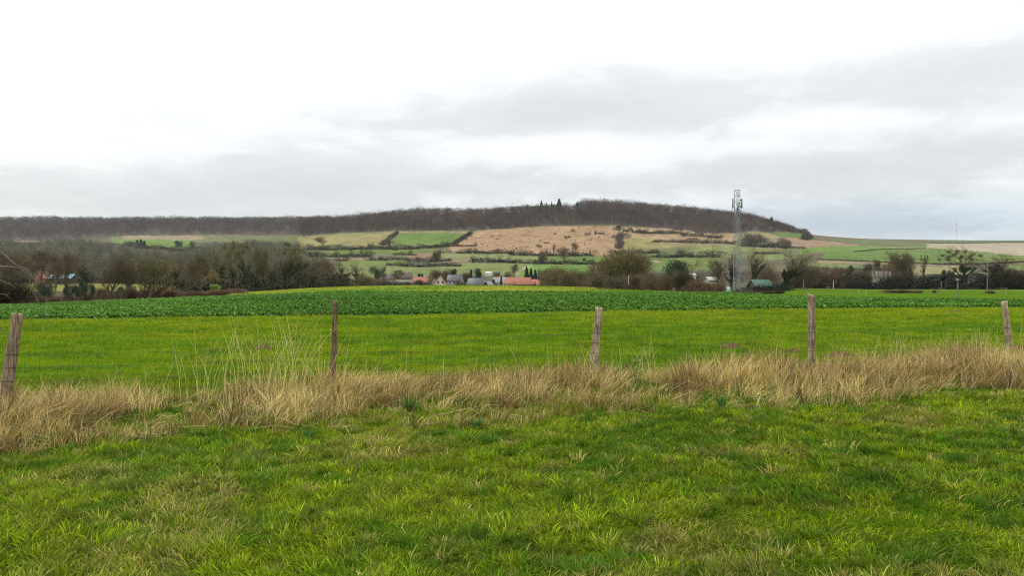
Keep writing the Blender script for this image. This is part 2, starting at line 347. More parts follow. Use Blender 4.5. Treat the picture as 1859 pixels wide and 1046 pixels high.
OLIVE = L3((0.125, 0.150, 0.045)); GREEN = L3((0.120, 0.200, 0.026)); TAN = L3((0.30, 0.235, 0.12)); PINKTAN = L3((0.36, 0.225, 0.115))
OLTAN = L3((0.27, 0.235, 0.075)); BRIGHT = L3((0.16, 0.22, 0.045)); BROWN = L3((0.17, 0.105, 0.07)); FIELDG = L3((0.065, 0.185, 0.05)); SCRUB = L3((0.085, 0.078, 0.042))
CHALK = L3((0.38, 0.32, 0.21)); DULL = L3((0.15, 0.165, 0.06)); SOIL = L3((0.30, 0.20, 0.115))
FIELDS = [   # (ymin depth, polygon in photo pixels lying on the slope, colour)
 (500, [(200, 400), (1470, 350), (1470, 470), (200, 470)], DULL),
 (500, [(-600, 440), (560, 440), (560, 520), (-600, 520)], SCRUB),
 (300, [(-600, 511.5), (325, 511), (325, 545), (-600, 545)], L3((0.22, 0.22, 0.030))),
 (1000, [(222, 427), (362, 426), (375, 436), (345, 437), (222, 434)], TAN),
 (1000, [(215, 434), (345, 436), (360, 450), (280, 450), (205, 441)], GREEN * 1.1),
 (1000, [(25, 437), (70, 437), (70, 440), (25, 440)], TAN),
 (1000, [(540, 431), (620, 424.5), (721, 422.5), (706, 441), (691, 449), (620, 451), (545, 452)], OLTAN),
 (1000, [(680, 421), (856, 419), (856, 423.5), (721, 424)], TAN),
 (1000, [(721, 426), (740, 424.5), (853, 422), (826, 443), (770, 446), (716, 446), (722, 436)], GREEN),
 (900, [(858, 420), (985, 411), (1116, 410), (1122, 420), (1128, 437), (1132, 452), (1110, 463), (1079, 464), (930, 460), (801, 456), (815, 449), (835, 437)], PINKTAN),
 (900, [(1122, 412), (1340, 414), (1340, 440), (1250, 443), (1240, 446), (1132, 447)], L3((0.37, 0.255, 0.13))),
 (900, [(1128, 433), (1180, 433), (1200, 440), (1245, 444), (1200, 452), (1133, 453)], OLTAN),
 (900, [(1350, 419), (1365, 421), (1395, 423), (1422, 431), (1403, 436), (1395, 438), (1372, 434)], L3((0.27, 0.235, 0.095))),
 (900, [(1395, 424), (1462, 423), (1466, 434), (1428, 431)], GREEN * 0.95),
 (900, [(1400, 437), (1427, 430.5), (1480, 436), (1560, 444), (1560, 447), (1500, 447), (1460, 451), (1425, 449), (1412, 441)], SOIL),
 (900, [(1466, 424), (1560, 426), (1700, 430), (1700, 437), (1550, 434.5), (1530, 435), (1475, 431)], BROWN),
 (900, [(1480, 433), (1560, 434), (1684, 439), (1681, 448), (1560, 444)], OLIVE * 1.05),
 (900, [(1550, 446), (1681, 449), (1722, 451.5), (1640, 453), (1550, 457)], BRIGHT * 1.1),
 (900, [(1455, 452), (1500, 447), (1560, 447), (1640, 453), (1500, 457), (1450, 462)], GREEN * 1.15),
 (900, [(1684, 433), (1900, 433), (2700, 433), (2700, 443), (1860, 440), (1690, 441)], OLIVE),
 (900, [(1684, 442), (1740, 441.5), (1860, 440.5), (2700, 441), (2700, 464), (1860, 464), (1808, 460), (1722, 452), (1681, 449)], CHALK),
 (900, [(1722, 452), (1808, 460), (1860, 464), (2700, 464), (2700, 473), (1750, 478), (1722, 478)], L3((0.15, 0.20, 0.033))),
 (800, [(1500, 457), (1640, 453.5), (1722, 452), (1730, 478), (1640, 476), (1550, 473), (1490, 470)], GREEN),
 (700, [(1485, 472), (1550, 475), (1640, 479), (1700, 479), (1700, 482), (1485, 479)], TAN * 0.9),
 (600, [(1650, 483), (1740, 482), (1745, 500), (1650, 500)], L3((0.27, 0.25, 0.10))),
 (600, [(1832, 480), (2700, 480), (2700, 490), (1832, 490)], BRIGHT),
 (900, [(1340, 441), (1345, 449), (1420, 450), (1420, 453), (1300, 453), (1240, 449), (1200, 444)], TAN * 0.85),
 (800, [(1240, 446), (1333, 447), (1372, 451), (1410, 452), (1410, 457), (1240, 456)], L3((0.20, 0.215, 0.06))),
 (700, [(1372, 462), (1430, 461), (1450, 470), (1375, 473)], L3((0.18, 0.22, 0.06))),
 (600, [(1240, 468), (1306, 468), (1306, 488), (1240, 492)], L3((0.14, 0.185, 0.035))),
 (500, [(1465, 479), (1560, 481), (1560, 492), (1465, 492)], L3((0.155, 0.21, 0.06))),
 (700, [(600, 453.5), (785, 453), (785, 460), (720, 461), (600, 461)], L3((0.145, 0.20, 0.032))),
 (700, [(801, 459.5), (922, 459), (922, 471), (850, 472), (801, 468)], L3((0.205, 0.215, 0.075))),
 (700, [(740, 461), (800, 458), (800, 470), (745, 472)], L3((0.25, 0.16, 0.09))),
 (700, [(800, 470), (860, 471.5), (858, 476), (800, 477)], TAN * 0.75),
 (600, [(610, 467), (670, 467), (680, 472), (610, 473)], TAN * 0.8),
 (600, [(612, 473), (740, 472), (736, 478), (700, 482), (612, 482)], L3((0.15, 0.20, 0.033))),
 (480, [(612, 483), (835, 484), (840, 478), (925, 476), (950, 478), (963, 484), (940, 500), (612, 506)], L3((0.175, 0.21, 0.055))),
 (700, [(929, 461.5), (975, 462), (980, 470), (966, 477), (929, 476)], L3((0.19, 0.215, 0.06))),
 (700, [(985, 466), (1108, 464), (1160, 465), (1160, 475), (1080, 476), (985, 476)], L3((0.125, 0.190, 0.030))),
 (480, [(922, 478), (965, 479), (1000, 478), (1085, 479), (1085, 495), (1000, 510), (922, 510)], L3((0.17, 0.21, 0.055))),
 (480, [(963, 481), (1068, 482), (1068, 500), (990, 505), (935, 500), (945, 490)], L3((0.125, 0.225, 0.028))),
 (480, [(930, 498), (950, 486), (964, 481), (968, 482.5), (945, 493), (938, 501)], L3((0.30, 0.28, 0.16))),
 (600, [(1162, 462), (1192, 462), (1240, 470), (1240, 492), (1162, 492)], L3((0.125, 0.19, 0.030))),
 (600, [(1170, 472.5), (1195, 473), (1206, 475.5), (1195, 477.5), (1175, 476)], L3((0.30, 0.24, 0.14))),
 (500, [(1000, 500), (1470, 492), (1470, 520), (1000, 520)], SCRUB),
]
_bx = [545, 580, 620, 690, 740, 860, 925, 990, 1060, 1115, 1130, 1180, 1240, 1300, 1345, 1362, 1400, 1440, 1462, 1469]
_by = [430, 427, 424, 421.5, 421, 420, 416, 411, 409.5, 410, 412, 414, 420, 426, 424, 421, 423, 423.5, 425, 428]
_bY = [hit(a, b, 1000) for a, b in zip(_bx, _by)]
_ax = [-420, 0, 60, 110, 230, 360, 440, 560]; _ay = [434, 437, 437, 437, 429, 428, 428, 428]
_aY = [hit(a, b, 1000) for a, b in zip(_ax, _ay)]
def base_cover(x, y):
    """ground colour of each place: meadow, crop soil, pasture, hillside fields"""
    r = np.hypot(x, y); th = np.arctan2(x, y)
    thc = np.clip(th, -radians(52), radians(52)); px = CX + F * np.tan(thc)
    Y = np.where(np.abs(th) < radians(52), np.maximum(y, 0.01), r * cos(radians(52)))
    z = H(x, y); py = HY - (z - EYE) / np.maximum(Y, 1) * F
    n = fbm(x * 0.35, y * 0.35, 3)[:, None]
    C = lerp(L3((0.040, 0.085, 0.003)), L3((0.072, 0.110, 0.004)), np.clip(n * 1.6 - 0.3, 0, 1))
    cls = np.zeros(len(x), int)
    crop = (y > CROP_NEAR(x)) & (Y < CROP_FAR(px)) & (np.abs(th) < radians(60))
    C = np.where((r < 14)[:, None], C * [0.72, 0.68, 0.8], C)  # ground near the viewpoint painted darker, so gaps between tufts read as shaded
    th_ = np.clip((fbm(x * 1.7 + 60, y * 2.2, 3) - 0.60) * 7, 0, 0.45)[:, None] * (r < 16)[:, None]
    C = lerp(C, L3((0.045, 0.042, 0.012)), th_)
    C[crop] = L3((0.035, 0.075, 0.018)); cls[crop] = 1
    strip = (Y >= CROP_FAR(px)) & (Y < 330) & (px > 400) & (px < 1330) & (y > 0)
    nn = fbm(x * 0.05, y * 0.02, 3)
    rows = 0.5 + 0.5 * np.sin((x * 0.92 + y * 0.15) * 2 * pi / 3.0)
    sc = lerp(L3((0.08, 0.15, 0.015)), L3((0.19, 0.20, 0.03)), np.clip((nn * 1.7 - 0.35) + 0.35 * (rows - 0.5), 0, 1)[:, None])
    C[strip] = sc[strip]; cls[strip] = 2
    mead = (Y >= CROP_FAR(px)) & (Y < 322) & (px >= 1330) & (y > 0)
    C[mead] = lerp(L3((0.042, 0.090, 0.006)), L3((0.070, 0.112, 0.008)), n)[mead]; cls[mead] = 2
    rest = (Y >= CROP_FAR(px)) & (cls == 0) & (y > 0) & (Y >= 60)
    C[rest] = SCRUB * 0.8; cls[rest] = 2
    jx = (vn(x * 0.05, y * 0.05) - 0.5) * 5; jy = (vn(x * 0.04 + 40, y * 0.04) - 0.5) * 1.6
    for ymin, poly, c in FIELDS:
        k = (Y > ymin) & in_poly(px + jx, py + jy, poly)
        C[k] = c
        cls[k] = 3
    C[cls == 3] = lerp(C[cls == 3].mean(1, keepdims=True), C[cls == 3], 0.92) * 0.58
    wd = (Y > 1000) & (((px < 600) & (Y > np.interp(px, _ax, _aY) + 12)) | ((px > 545) & (px < 1469) & (Y > np.interp(px, _bx, _bY) + 12)))
    C[wd] = L3((0.060, 0.046, 0.036)); cls[wd] = 3
    C[(Y > 500)] *= (0.62 + 0.76 * fbm(x * 0.05, y * 0.04, 5)[:, None])[(Y > 500)]
    return C, cls, px, py, Y

# one polar sheet centred under the viewpoint, out to 9 km, split by what it is
dth = 0.085
ang = np.radians(np.concatenate([np.arange(-180, -52, 4.0), np.arange(-52, -38, 0.5), np.arange(-38, 38, dth), np.arange(38, 52, 0.5), np.arange(52, 180, 4.0)]))
rad = np.concatenate([np.arange(0.2, 2, 0.3), np.exp(np.arange(np.log(2), np.log(6500), 0.0115))])
A, R = np.meshgrid(ang, rad, indexing='ij')
gx = (R * np.sin(A)).ravel(); gy = (R * np.cos(A)).ravel()
Ccov, ccls, cpx, cpy, cY = base_cover(gx, gy)
gz = H(gx, gy)
na, nr = A.shape
ia, ir = np.meshgrid(np.arange(na), np.arange(nr - 1), indexing='ij')
ia2 = (ia + 1) % na
quads = np.stack([ia * nr + ir, ia * nr + ir + 1, ia2 * nr + ir + 1, ia2 * nr + ir], -1).reshape(-1, 4)
fY = R.ravel()[quads].mean(1); fcls = ccls[quads[:, 0]]
part = np.where(fY < 40, np.where(fcls == 1, 1, 0), np.where(fcls == 1, 1, np.where(fY < 330, 2, 3)))
part = np.where((fY >= 40) & (fY < 85) & (fcls == 0), 0, part)
GV = np.stack([gx, gy, gz], -1)
centre = len(GV)
for k, (nm, mt, lab) in enumerate([('meadow_ground', M_GROUND, None), ('crop_field', M_GROUND, None), ('pasture_ground', M_GROUND, None), ('hill', M_HILL, None)]):
    q = quads[part == k]
    u, inv = np.unique(q, return_inverse=True)
    V = GV[u]; Cc = Ccov[u]; T = None
    if k == 0:
        inner = np.arange(na) * nr
        pos = {int(a): i for i, a in enumerate(u)}
        V = np.vstack([V, [[0, 0, Hs(0, 0.01)]]]); Cc = np.vstack([Cc, Cc[:1]])
        T = [(pos[int(inner[i])], len(V) - 1, pos[int(inner[(i + 1) % na])]) for i in range(na)]
    o = link(nm, mesh_np(nm, V, inv.reshape(-1, 4), T, Cc, mt, True)); o['kind'] = 'structure'

# ------------------------------------------------------------------ fence line and ground vegetation near the viewpoint
FENCE = [(-9.6, 7.95), (-5.93, 9.06), (-2.5, 10.7), (1.25, 11.9), (4.9, 12.6), (8.7, 13.5), (12.6, 14.6)]
def fence_y(x): return np.interp(x, [p[0] for p in FENCE], [p[1] for p in FENCE])

def blade_mesh(name, x, y, z, h, w, phi, lean, cb, ct, mat, curl=1.0, side=None, segs=3):
    """x,y,z roots; h lengths; w widths; phi lean heading; lean 0..1; cb/ct colours at root and tip"""
    n = len(x)
    ts = {3: [0, 0.38, 0.72, 1.0], 2: [0, 0.55, 1.0]}[segs]
    dx, dy = np.cos(phi), np.sin(phi)
    fa = rng.uniform(0, pi, n) if side is None else side
    sx, sy = np.cos(fa), np.sin(fa)
    V, C = [], []
    for i, t in enumerate(ts):
        hor = h * lean * t ** 1.7 * curl
        ver = h * t * (1 - 0.45 * lean * t)
        px_, py_, pz_ = x + dx * hor, y + dy * hor, z + ver
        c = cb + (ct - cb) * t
        if i < len(ts) - 1:
            ww = w * (1 - 0.55 * t) * 0.5
            V += [np.stack([px_ - sx * ww, py_ - sy * ww, pz_], -1), np.stack([px_ + sx * ww, py_ + sy * ww, pz_], -1)]
            C += [c, c]
        else:
            V.append(np.stack([px_, py_, pz_], -1)); C.append(c)
    k = len(V)
    V = np.stack(V, 1).reshape(-1, 3); C = np.stack(C, 1).reshape(-1, 3)
    b = (np.arange(n) * k)[:, None]
    Q = np.concatenate([b + np.array([[2 * i, 2 * i + 1, 2 * i + 3, 2 * i + 2]]) for i in range(segs - 1)])
    T = b + np.array([[k - 3, k - 2, k - 1]])
    return mesh_np(name, V, Q, T, C, mat)

def wedge(n, y0, y1, um=0.80, power=0.5, pad=0.0):
    """random spots in the wedge seen from the viewpoint, density falling with distance for power<1"""
    t = rng.random(n)
    a, b = y0 ** (2 * power), y1 ** (2 * power)
    y = (a + (b - a) * t) ** (1 / (2 * power))
    return rng.uniform(-1, 1, n) * (um * y + pad), y

def gcol(x, y, n):
    """living colour of the turf: yellow-green to deep green patches with a few straw-coloured ones"""
    p = fbm(x * 0.55 + 3, y * 0.8, 3); p2 = fbm(x * 4.6, y * 4.6 + 7, 3); p3 = fbm(x * 0.9 + 31, y * 1.3 + 3, 3)
    t = np.clip((p - 0.5) * 1.5 + (p2 - 0.5) * 2.8 + 0.55 + rng.normal(0, 0.18, n), 0, 1)[:, None]
    c = lerp(L3((0.034, 0.130, 0.004)), L3((0.215, 0.295, 0.005)), t)
    s = np.clip((p3 - 0.60) * 6, 0, 0.75)[:, None] * (rng.random(n) < 0.6)[:, None]
    c = lerp(c, L3((0.36, 0.27, 0.09)), s)
    dead = rng.random(n) < 0.07
    c[dead] = L3((0.46, 0.36, 0.13)) * rng.uniform(0.6, 1.1, (dead.sum(), 1))
    return c * np.where(rng.random((n, 1)) < 0.7, rng.uniform(0.40, 0.92, (n, 1)), rng.uniform(1.05, 1.9, (n, 1)))

# near turf: sward plus tussocks whose blades splay from a common root
n = 360000
x, y = wedge(n, 2.6, 13.4, 0.80, 0.46, 2.2)
k = (y < fence_y(x) + 0.6) & (rng.random(n) > np.clip((fbm(x * 1.7 + 60, y * 2.2, 3) - 0.60) * 7, 0, 0.15)); x, y = x[k], y[k]; n = len(x)
tall = fbm(x * 3.6 + 5, y * 3.6, 3)
h = rng.uniform(0.03, 0.07, n) * (0.55 + 1.2 * tall)
w = rng.uniform(0.004, 0.0085, n) * (0.8 + y / 14)
phi = fbm(x * 0.7, y * 0.7 + 50, 2) * 4 * pi + rng.normal(0, 0.9, n)
c = gcol(x, y, n)
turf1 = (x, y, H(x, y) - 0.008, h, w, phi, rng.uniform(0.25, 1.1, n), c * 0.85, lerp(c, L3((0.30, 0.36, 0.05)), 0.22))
nt_ = 9600
tx, ty = wedge(nt_, 2.6, 13.4, 0.80, 0.52, 2.2)
per = 40
cx0 = np.repeat(tx, per); cy0 = np.repeat(ty, per)
keep = np.repeat(ty < fence_y(tx) + 0.4, per) & (np.repeat(fbm(tx * 0.8, ty * 0.8 + 20, 3), per) > 0.22)
th0 = rng.uniform(0, 2 * pi, len(cx0)); rr = np.sqrt(rng.random(len(cx0))) * np.repeat(rng.uniform(0.035, 0.095, nt_), per)
hh = np.repeat(rng.uniform(0.05, 0.13, nt_), per) * rng.uniform(0.55, 1.1, len(cx0))
wind = np.repeat(rng.normal(0.3, 0.8, nt_), per)
cc = np.repeat(gcol(tx, ty, nt_) * 0.55 + 0.45 * gcol(tx, ty, nt_), per, axis=0) * (0.45 + rng.random((len(cx0), 1)) ** 2.2 * 1.5)
x = cx0 + np.cos(th0) * rr; y = cy0 + np.sin(th0) * rr
k = keep
lean = np.clip(rr / 0.12 + rng.normal(0.25, 0.2, len(rr)), 0.1, 1.3)
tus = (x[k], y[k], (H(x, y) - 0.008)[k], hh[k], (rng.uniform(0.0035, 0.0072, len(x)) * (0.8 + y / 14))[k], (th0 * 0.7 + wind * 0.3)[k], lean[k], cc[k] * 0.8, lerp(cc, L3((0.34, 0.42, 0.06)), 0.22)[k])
args = [np.concatenate([a, b]) for a, b in zip(turf1, tus)]
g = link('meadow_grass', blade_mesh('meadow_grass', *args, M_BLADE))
tag(g, 'short tufted green grass in front of the fence', 'grass', kind='stuff')

# pasture beyond the fence
n = 460000
x, y = wedge(n, 8.0, 46.0, 0.78, 0.34, 2.0)
k = (y > fence_y(x) + 0.3) & (y < CROP_NEAR(x) + 0.1); x, y = x[k], y[k]; n = len(x)
sc_ = y / 12.0
t1 = fbm(x * 1.8 + 5, y * 2.0, 3)
h = rng.uniform(0.03, 0.08, n) * (0.2 + 1.9 * t1) * (0.9 + 0.18 * sc_)
p = fbm(x * 0.22 + 3, y * 0.4, 3); p2 = fbm(x * 2.0, y * 2.4 + 7, 4)
t = np.clip((p - 0.5) * 2.0 + (p2 - 0.5) * 3.2 + 0.5 + rng.normal(0, 0.10, n) + np.clip((y - CROP_NEAR(x) + 7) / 7, 0, 1) * 0.35, 0, 1)[:, None]
c = lerp(L3((0.070, 0.205, 0.004)), L3((0.255, 0.335, 0.005)), t)
edge = np.clip(1 - (y - fence_y(x) - 0.3) / 1.8, 0, 1)
dead = rng.random(n) < 0.05 + 0.45 * edge
c[dead] = L3((0.36, 0.30, 0.11)) * rng.uniform(0.6, 1.1, (dead.sum(), 1))
dk = fbm(x * 1.3 + 13, y * 1.9, 4)
c *= rng.uniform(0.68, 1.25, (n, 1)) * (1 - 0.25 * np.clip((dk - 0.52) * 6, 0, 1))[:, None]
h = h * (1 + 0.6 * np.clip((dk - 0.5) * 6, 0, 1))
h = h * (1 + 1.3 * edge)
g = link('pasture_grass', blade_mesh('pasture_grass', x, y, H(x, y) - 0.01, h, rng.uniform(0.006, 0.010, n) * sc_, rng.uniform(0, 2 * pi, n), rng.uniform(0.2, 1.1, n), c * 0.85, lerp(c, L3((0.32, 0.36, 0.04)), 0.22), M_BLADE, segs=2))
tag(g, 'bright green pasture grass between the fence and the leafy crop', 'grass', kind='stuff')

# dry grass belt along the fence: many tussocks of bleached blades, upright, splayed or flattened
def belt_lo(x): return np.interp(x, [-10, -5, -3, -1.9, 0, 2, 4, 6.5, 8, 12], [-2.9, -2.9, -2.75, -2.95, -3.1, -3.15, -3.0, -2.3, -2.0, -1.9])
def belt(nt, per, seed, kind):
    r = np.random.default_rng(seed)
    x = r.uniform(-10.5, 12.5, nt); lo = belt_lo(x) + (fbm(x * 1.1, x * 0 + 3, 3) - 0.5) * 1.0
    q = r.random(nt); off = lo + (0.55 - lo) * q ** 0.9
    m = fbm(x * 1.0 + 2, off * 1.2 + 8, 3)
    keep = r.random(nt) < np.clip((m - 0.28) * 4.5, 0.32, 1)
    keep &= ~((np.abs(x + 3.95) < 0.5) & (off > -1.5) & (r.random(nt) < 0.45))
    x, off, m = x[keep], off[keep], m[keep]; y = fence_y(x) + off; k = len(x)
    hb = np.interp(off, [-3.1, -2.4, -1.5, -0.5, 0.6], [0.15, 0.24, 0.32, 0.32, 0.22]) * (0.5 + 1.1 * np.clip(m * 1.5 - 0.25, 0, 1.1)) * r.uniform(0.65, 1.3, k)
    hb *= np.interp(x, [-6, -4.6, -3.9, -3.2, -2.0, -1, 0.2, 2, 5, 8, 12], [1.1, 1.2, 0.7, 1.3, 1.1, 0.85, 0.95, 1.1, 1.15, 1.25, 1.25])
    wind = (fbm(x * 0.9, y * 0.9 + 70, 3) - 0.5) * 7 + r.normal(0, 0.5, k)          # which way the tussock was blown
    lay = np.clip(np.abs(r.normal(0.35, 0.35, k)) + (r.random(k) < 0.16) * 0.7, 0, 1.5)
    tone = np.clip((fbm(x * 1.3 + 70, y * 1.3, 3) - 0.5) * 2.8 + 0.5 + r.normal(0, 0.2, k), 0, 1)[:, None]
    c = lerp(L3((0.30, 0.195, 0.070)), L3((0.66, 0.505, 0.19)), tone)
    drk = r.random(k) < 0.14; c[drk] = L3((0.115, 0.070, 0.032))
    green = r.random(k) < np.interp(off, [-3.1, -2.3, -1.2, 0.6], [0.65, 0.38, 0.16, 0.28])
    c[green] = lerp(L3((0.075, 0.125, 0.010)), L3((0.25, 0.26, 0.03)), r.random((green.sum(), 1)))
    X = np.repeat(x, per); Y = np.repeat(y, per); n = len(X)
    a0 = r.uniform(0, 2 * pi, n); rr = np.sqrt(r.random(n)) * np.repeat(r.uniform(0.05, 0.14, k), per)
    splay = rr / 0.14
    dirx = np.cos(a0) * splay * 0.6 + np.repeat(np.cos(wind) * lay, per) + r.normal(0, .22, n)
    diry = np.sin(a0) * splay * 0.6 + np.repeat(np.sin(wind) * lay, per) * 0.6 + r.normal(0, .22, n)
    lean = np.clip(np.hypot(dirx, diry), 0.02, 1.6)
    h = np.repeat(hb * np.where(green, 0.7, 1), per) * r.uniform(0.45, 1.25, n)
    x2 = X + np.cos(a0) * rr; y2 = Y + np.sin(a0) * rr
    cc = np.repeat(c, per, axis=0) * (r.random((n, 1)) ** 1.3 * 1.15 + 0.35)
    pale = r.random(n) < 0.10; cc[pale] = L3((0.60, 0.51, 0.26)) * r.uniform(0.7, 1.1, (pale.sum(), 1))
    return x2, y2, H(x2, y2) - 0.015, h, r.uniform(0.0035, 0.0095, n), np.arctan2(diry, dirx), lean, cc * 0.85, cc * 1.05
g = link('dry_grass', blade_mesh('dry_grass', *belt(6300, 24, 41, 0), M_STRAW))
tag(g, 'belt of tall straw-coloured dead grass along the wire fence', 'dry grass', kind='stuff')

# tall thin stalks standing above the belt
clusters = [(-3.6, 0.4, 28), (-3.05, 0.25, 22), (-2.7, 0.2, 12), (-4.3, 0.4, 6), (0.95, 0.25, 7), (1.75, 0.2, 6), (2.0, 0.1, 4), (0.1, 0.8, 5), (-1.2, 0.5, 4), (3.2, 0.6, 6), (5.8, 0.5, 8), (6.6, 0.4, 14), (7.5, 0.3, 12), (8.2, 0.3, 10), (9.2, 0.4, 12)]
xs = np.concatenate([rng.normal(a, s, k) for a, s, k in clusters]); n = len(xs)
ys = fence_y(xs) + rng.uniform(-0.7, 0.3, n)
big = np.interp(xs, [-5, -4.2, -3.6, -2.6, -2, 0, 4, 6, 9], [0.6, 1.0, 1.38, 1.25, 0.7, 0.75, 0.75, 0.85, 0.95])
h = big * rng.uniform(0.6, 1.15, n)
cst = lerp(L3((0.42, 0.40, 0.12)), L3((0.62, 0.54, 0.25)), rng.random((n, 1)))
phi = np.where(rng.random(n) < 0.5, rng.normal(0, 0.6, n), pi + rng.normal(0, 0.6, n))
bm_ = blade_mesh('seed_stalks', xs, ys, H(xs, ys) - 0.02, h, np.full(n, 0.0066), phi, rng.uniform(0.05, 0.5, n), cst, cst * 1.1, M_STRAW, side=np.zeros(n))
g = link('seed_stalks', bm_)
tag(g, 'thin pale seed stalks standing above the dead grass', 'grass stalks', kind='stuff')

def broken_stems():
    mb = MB(); r = np.random.default_rng(61)
    for k in range(520):
        x = r.uniform(-9.5, 11.5); y = float(fence_y(x)) + r.uniform(belt_lo(x) + .1, .3); z = Hs(x, y)
        a = r.uniform(0, 2 * pi) if r.random() < .5 else r.normal(0, .5) + (pi if r.random() < .5 else 0)
        L = r.uniform(.15, .55); h0 = r.uniform(.03, .22); kink = r.uniform(.3, .8); el = r.uniform(-.2, .7)
        p0 = np.array([x, y, z + h0 * .4]); d = np.array([cos(a) * cos(el), sin(a) * cos(el), sin(el)]); p1 = p0 + d * L * kink
        p2 = p1 + np.array([cos(a + r.normal(0, .5)), sin(a), -r.uniform(.1, 1.2)]) * L * (1 - kink) * .8; p2[2] = max(p2[2], z)
        mb.tube([p0, p1, p2], [.0035, .003, .0015], 3, C=L3((0.58, 0.47, 0.22)) * r.uniform(.5, 1.15))
    for X0, Y0, Z0 in zip(xs[::2], ys[::2], h[::2]):                        # seed heads near the stalk tips
        n_ = 7; z = Hs(X0, Y0) + Z0 * .55
        P = np.array([X0, Y0, z]) + r.normal(0, .035, (n_, 3)); D = r.normal(0, .4, (n_, 3)) + [0, 0, 1]; D /= np.linalg.norm(D, axis=1)[:, None]
        slivers(mb, P, D, .07, .006, L3((0.5, 0.42, 0.2)) * r.uniform(.6, 1.1, (n_, 1)), r)
    return mb.mesh('broken_stems', M_STRAW)
DEFER_STEMS = (xs, ys, h)

# dark broad-leaved tufts in the belt (docks, dark blades)
def docks():
    mb = MB()
    for px, py, s in [(740, 752, 0.20), (1312, 742, 0.18), (865, 772, 0.10), (560, 790, 0.09)]:
        Y = EYE * F / (py - HY); X = X_of(px, Y); z = Hs(X, Y)
        for k in range(26):
            a = rng.uniform(0, 2 * pi); L = s * rng.uniform(0.7, 1.3); ln = rng.uniform(0.1, 0.7)
            d = np.array([cos(a), sin(a)]); wv = np.array([-d[1], d[0]]) * 0.009 * rng.uniform(.7, 1.3)
            P = []
            r0 = rng.uniform(0, 0.06)
            for t, ww in ((0, .5), (.4, 1), (.75, .8), (1, .1)):
                q = np.array([X, Y]) + d * (r0 + L * ln * t ** 1.5); zz = z + L * t * (1 - .35 * ln * t)
                P += [(*(q - wv * ww), zz), (*(q + wv * ww), zz)]
            mb.add(P, [(0, 1, 3, 2), (2, 3, 5, 4), (4, 5, 7, 6)], C=L3((0.05, 0.13, 0.025)) * rng.uniform(.7, 1.5))
    return mb.mesh('weeds', M_BLADE)
tag(link('weeds', docks()), 'dark green broad blades growing at the foot of the dead grass', 'weeds', kind='stuff')

# leafy crop
def crop():
    n = 72000
    x, y = wedge(n, 26.0, 100.0, 0.80, 0.40)
    px = CX + F * x / y
    k = (y > CROP_NEAR(x) + 0.2 + vn(x * 2, y * 2) * 0.35) & (y < CROP_FAR(px)) ; x, y = x[k], y[k]; n = len(x)
    per = 7
    X = np.repeat(x, per); Y = np.repeat(y, per); m = len(X)
    a = rng.uniform(0, 2 * pi, m); s = np.repeat(rng.uniform(0.75, 1.2, n) * (0.75 + y / 110), per) * rng.uniform(0.7, 1.2, m)
    L = 0.115 * s; W = 0.045 * s; el = rng.uniform(0.25, 1.25, m)
    dx, dy = np.cos(a), np.sin(a); Z = H(X, Y)
    up = 0.07 * s
    V = []
    for t, ww, hz in ((0.0, 0.12, 0.0), (0.45, 1.0, 0.75), (0.8, 0.85, 1.0), (1.0, 0.15, 0.86)):
        hx = L * t * np.cos(el); vz = up * 0.5 + L * np.sin(el) * hz
        cxp, cyp = X + dx * hx, Y + dy * hx
        V += [np.stack([cxp - dy * W * ww, cyp + dx * W * ww, Z + vz + 0.02], -1), np.stack([cxp + dy * W * ww, cyp - dx * W * ww, Z + vz - 0.01], -1)]
    V = np.stack(V, 1).reshape(-1, 3)
    b = (np.arange(m) * 8)[:, None]
    Q = np.concatenate([b + np.array([[0, 1, 3, 2]]), b + np.array([[2, 3, 5, 4]]), b + np.array([[4, 5, 7, 6]])])
    p = fbm(X * 0.12, Y * 0.12, 3)
    t = np.clip((p - 0.5) * 1.5 + 0.5 + rng.normal(0, 0.25, m), 0, 1)[:, None]
    c = lerp(L3((0.036, 0.100, 0.006)), L3((0.092, 0.195, 0.014)), t)
    br = rng.random(m) < 0.10
    c[br] = L3((0.13, 0.28, 0.06))
    return mesh_np('crop_leaves', V, Q, None, np.repeat(c, 8, axis=0), M_LEAF)
g = link('crop_leaves', crop()); tag(g, 'broad dark green leaves covering the crop field', 'crop', kind='stuff')
def strip():
    n = 42000
    x, y = wedge(n, 80, 235, 0.36, 0.5)
    px = CX + F * x / y
    k = (y > CROP_FAR(px)) & (px > 400) & (px < 1330); x, y = x[k], y[k]; n = len(x)
    rows = 0.5 + 0.5 * np.sin((x * 0.92 + y * 0.15) * 2 * pi / 3.0)
    k = rng.random(n) < 0.35 + 0.65 * rows; x, y, rows = x[k], y[k], rows[k]; n = len(x)
    nn = fbm(x * 0.05, y * 0.02, 3)
    t = np.clip((nn - 0.5) * 3 + 0.5 + rng.normal(0, 0.25, n), 0, 1)[:, None]
    c = lerp(L3((0.07, 0.17, 0.012)), L3((0.27, 0.28, 0.035)), t)
    return blade_mesh('stubble_tufts', x, y, H(x, y) - 0.02, rng.uniform(0.12, 0.26, n), rng.uniform(0.10, 0.22, n), rng.uniform(0, 2 * pi, n), rng.uniform(0.2, 1, n), c, c * 1.1, M_BLADE, segs=2)
g = link('young_crop', strip()); tag(g, 'yellow-green sparse crop on the low rise before the village', 'crop', kind='stuff')

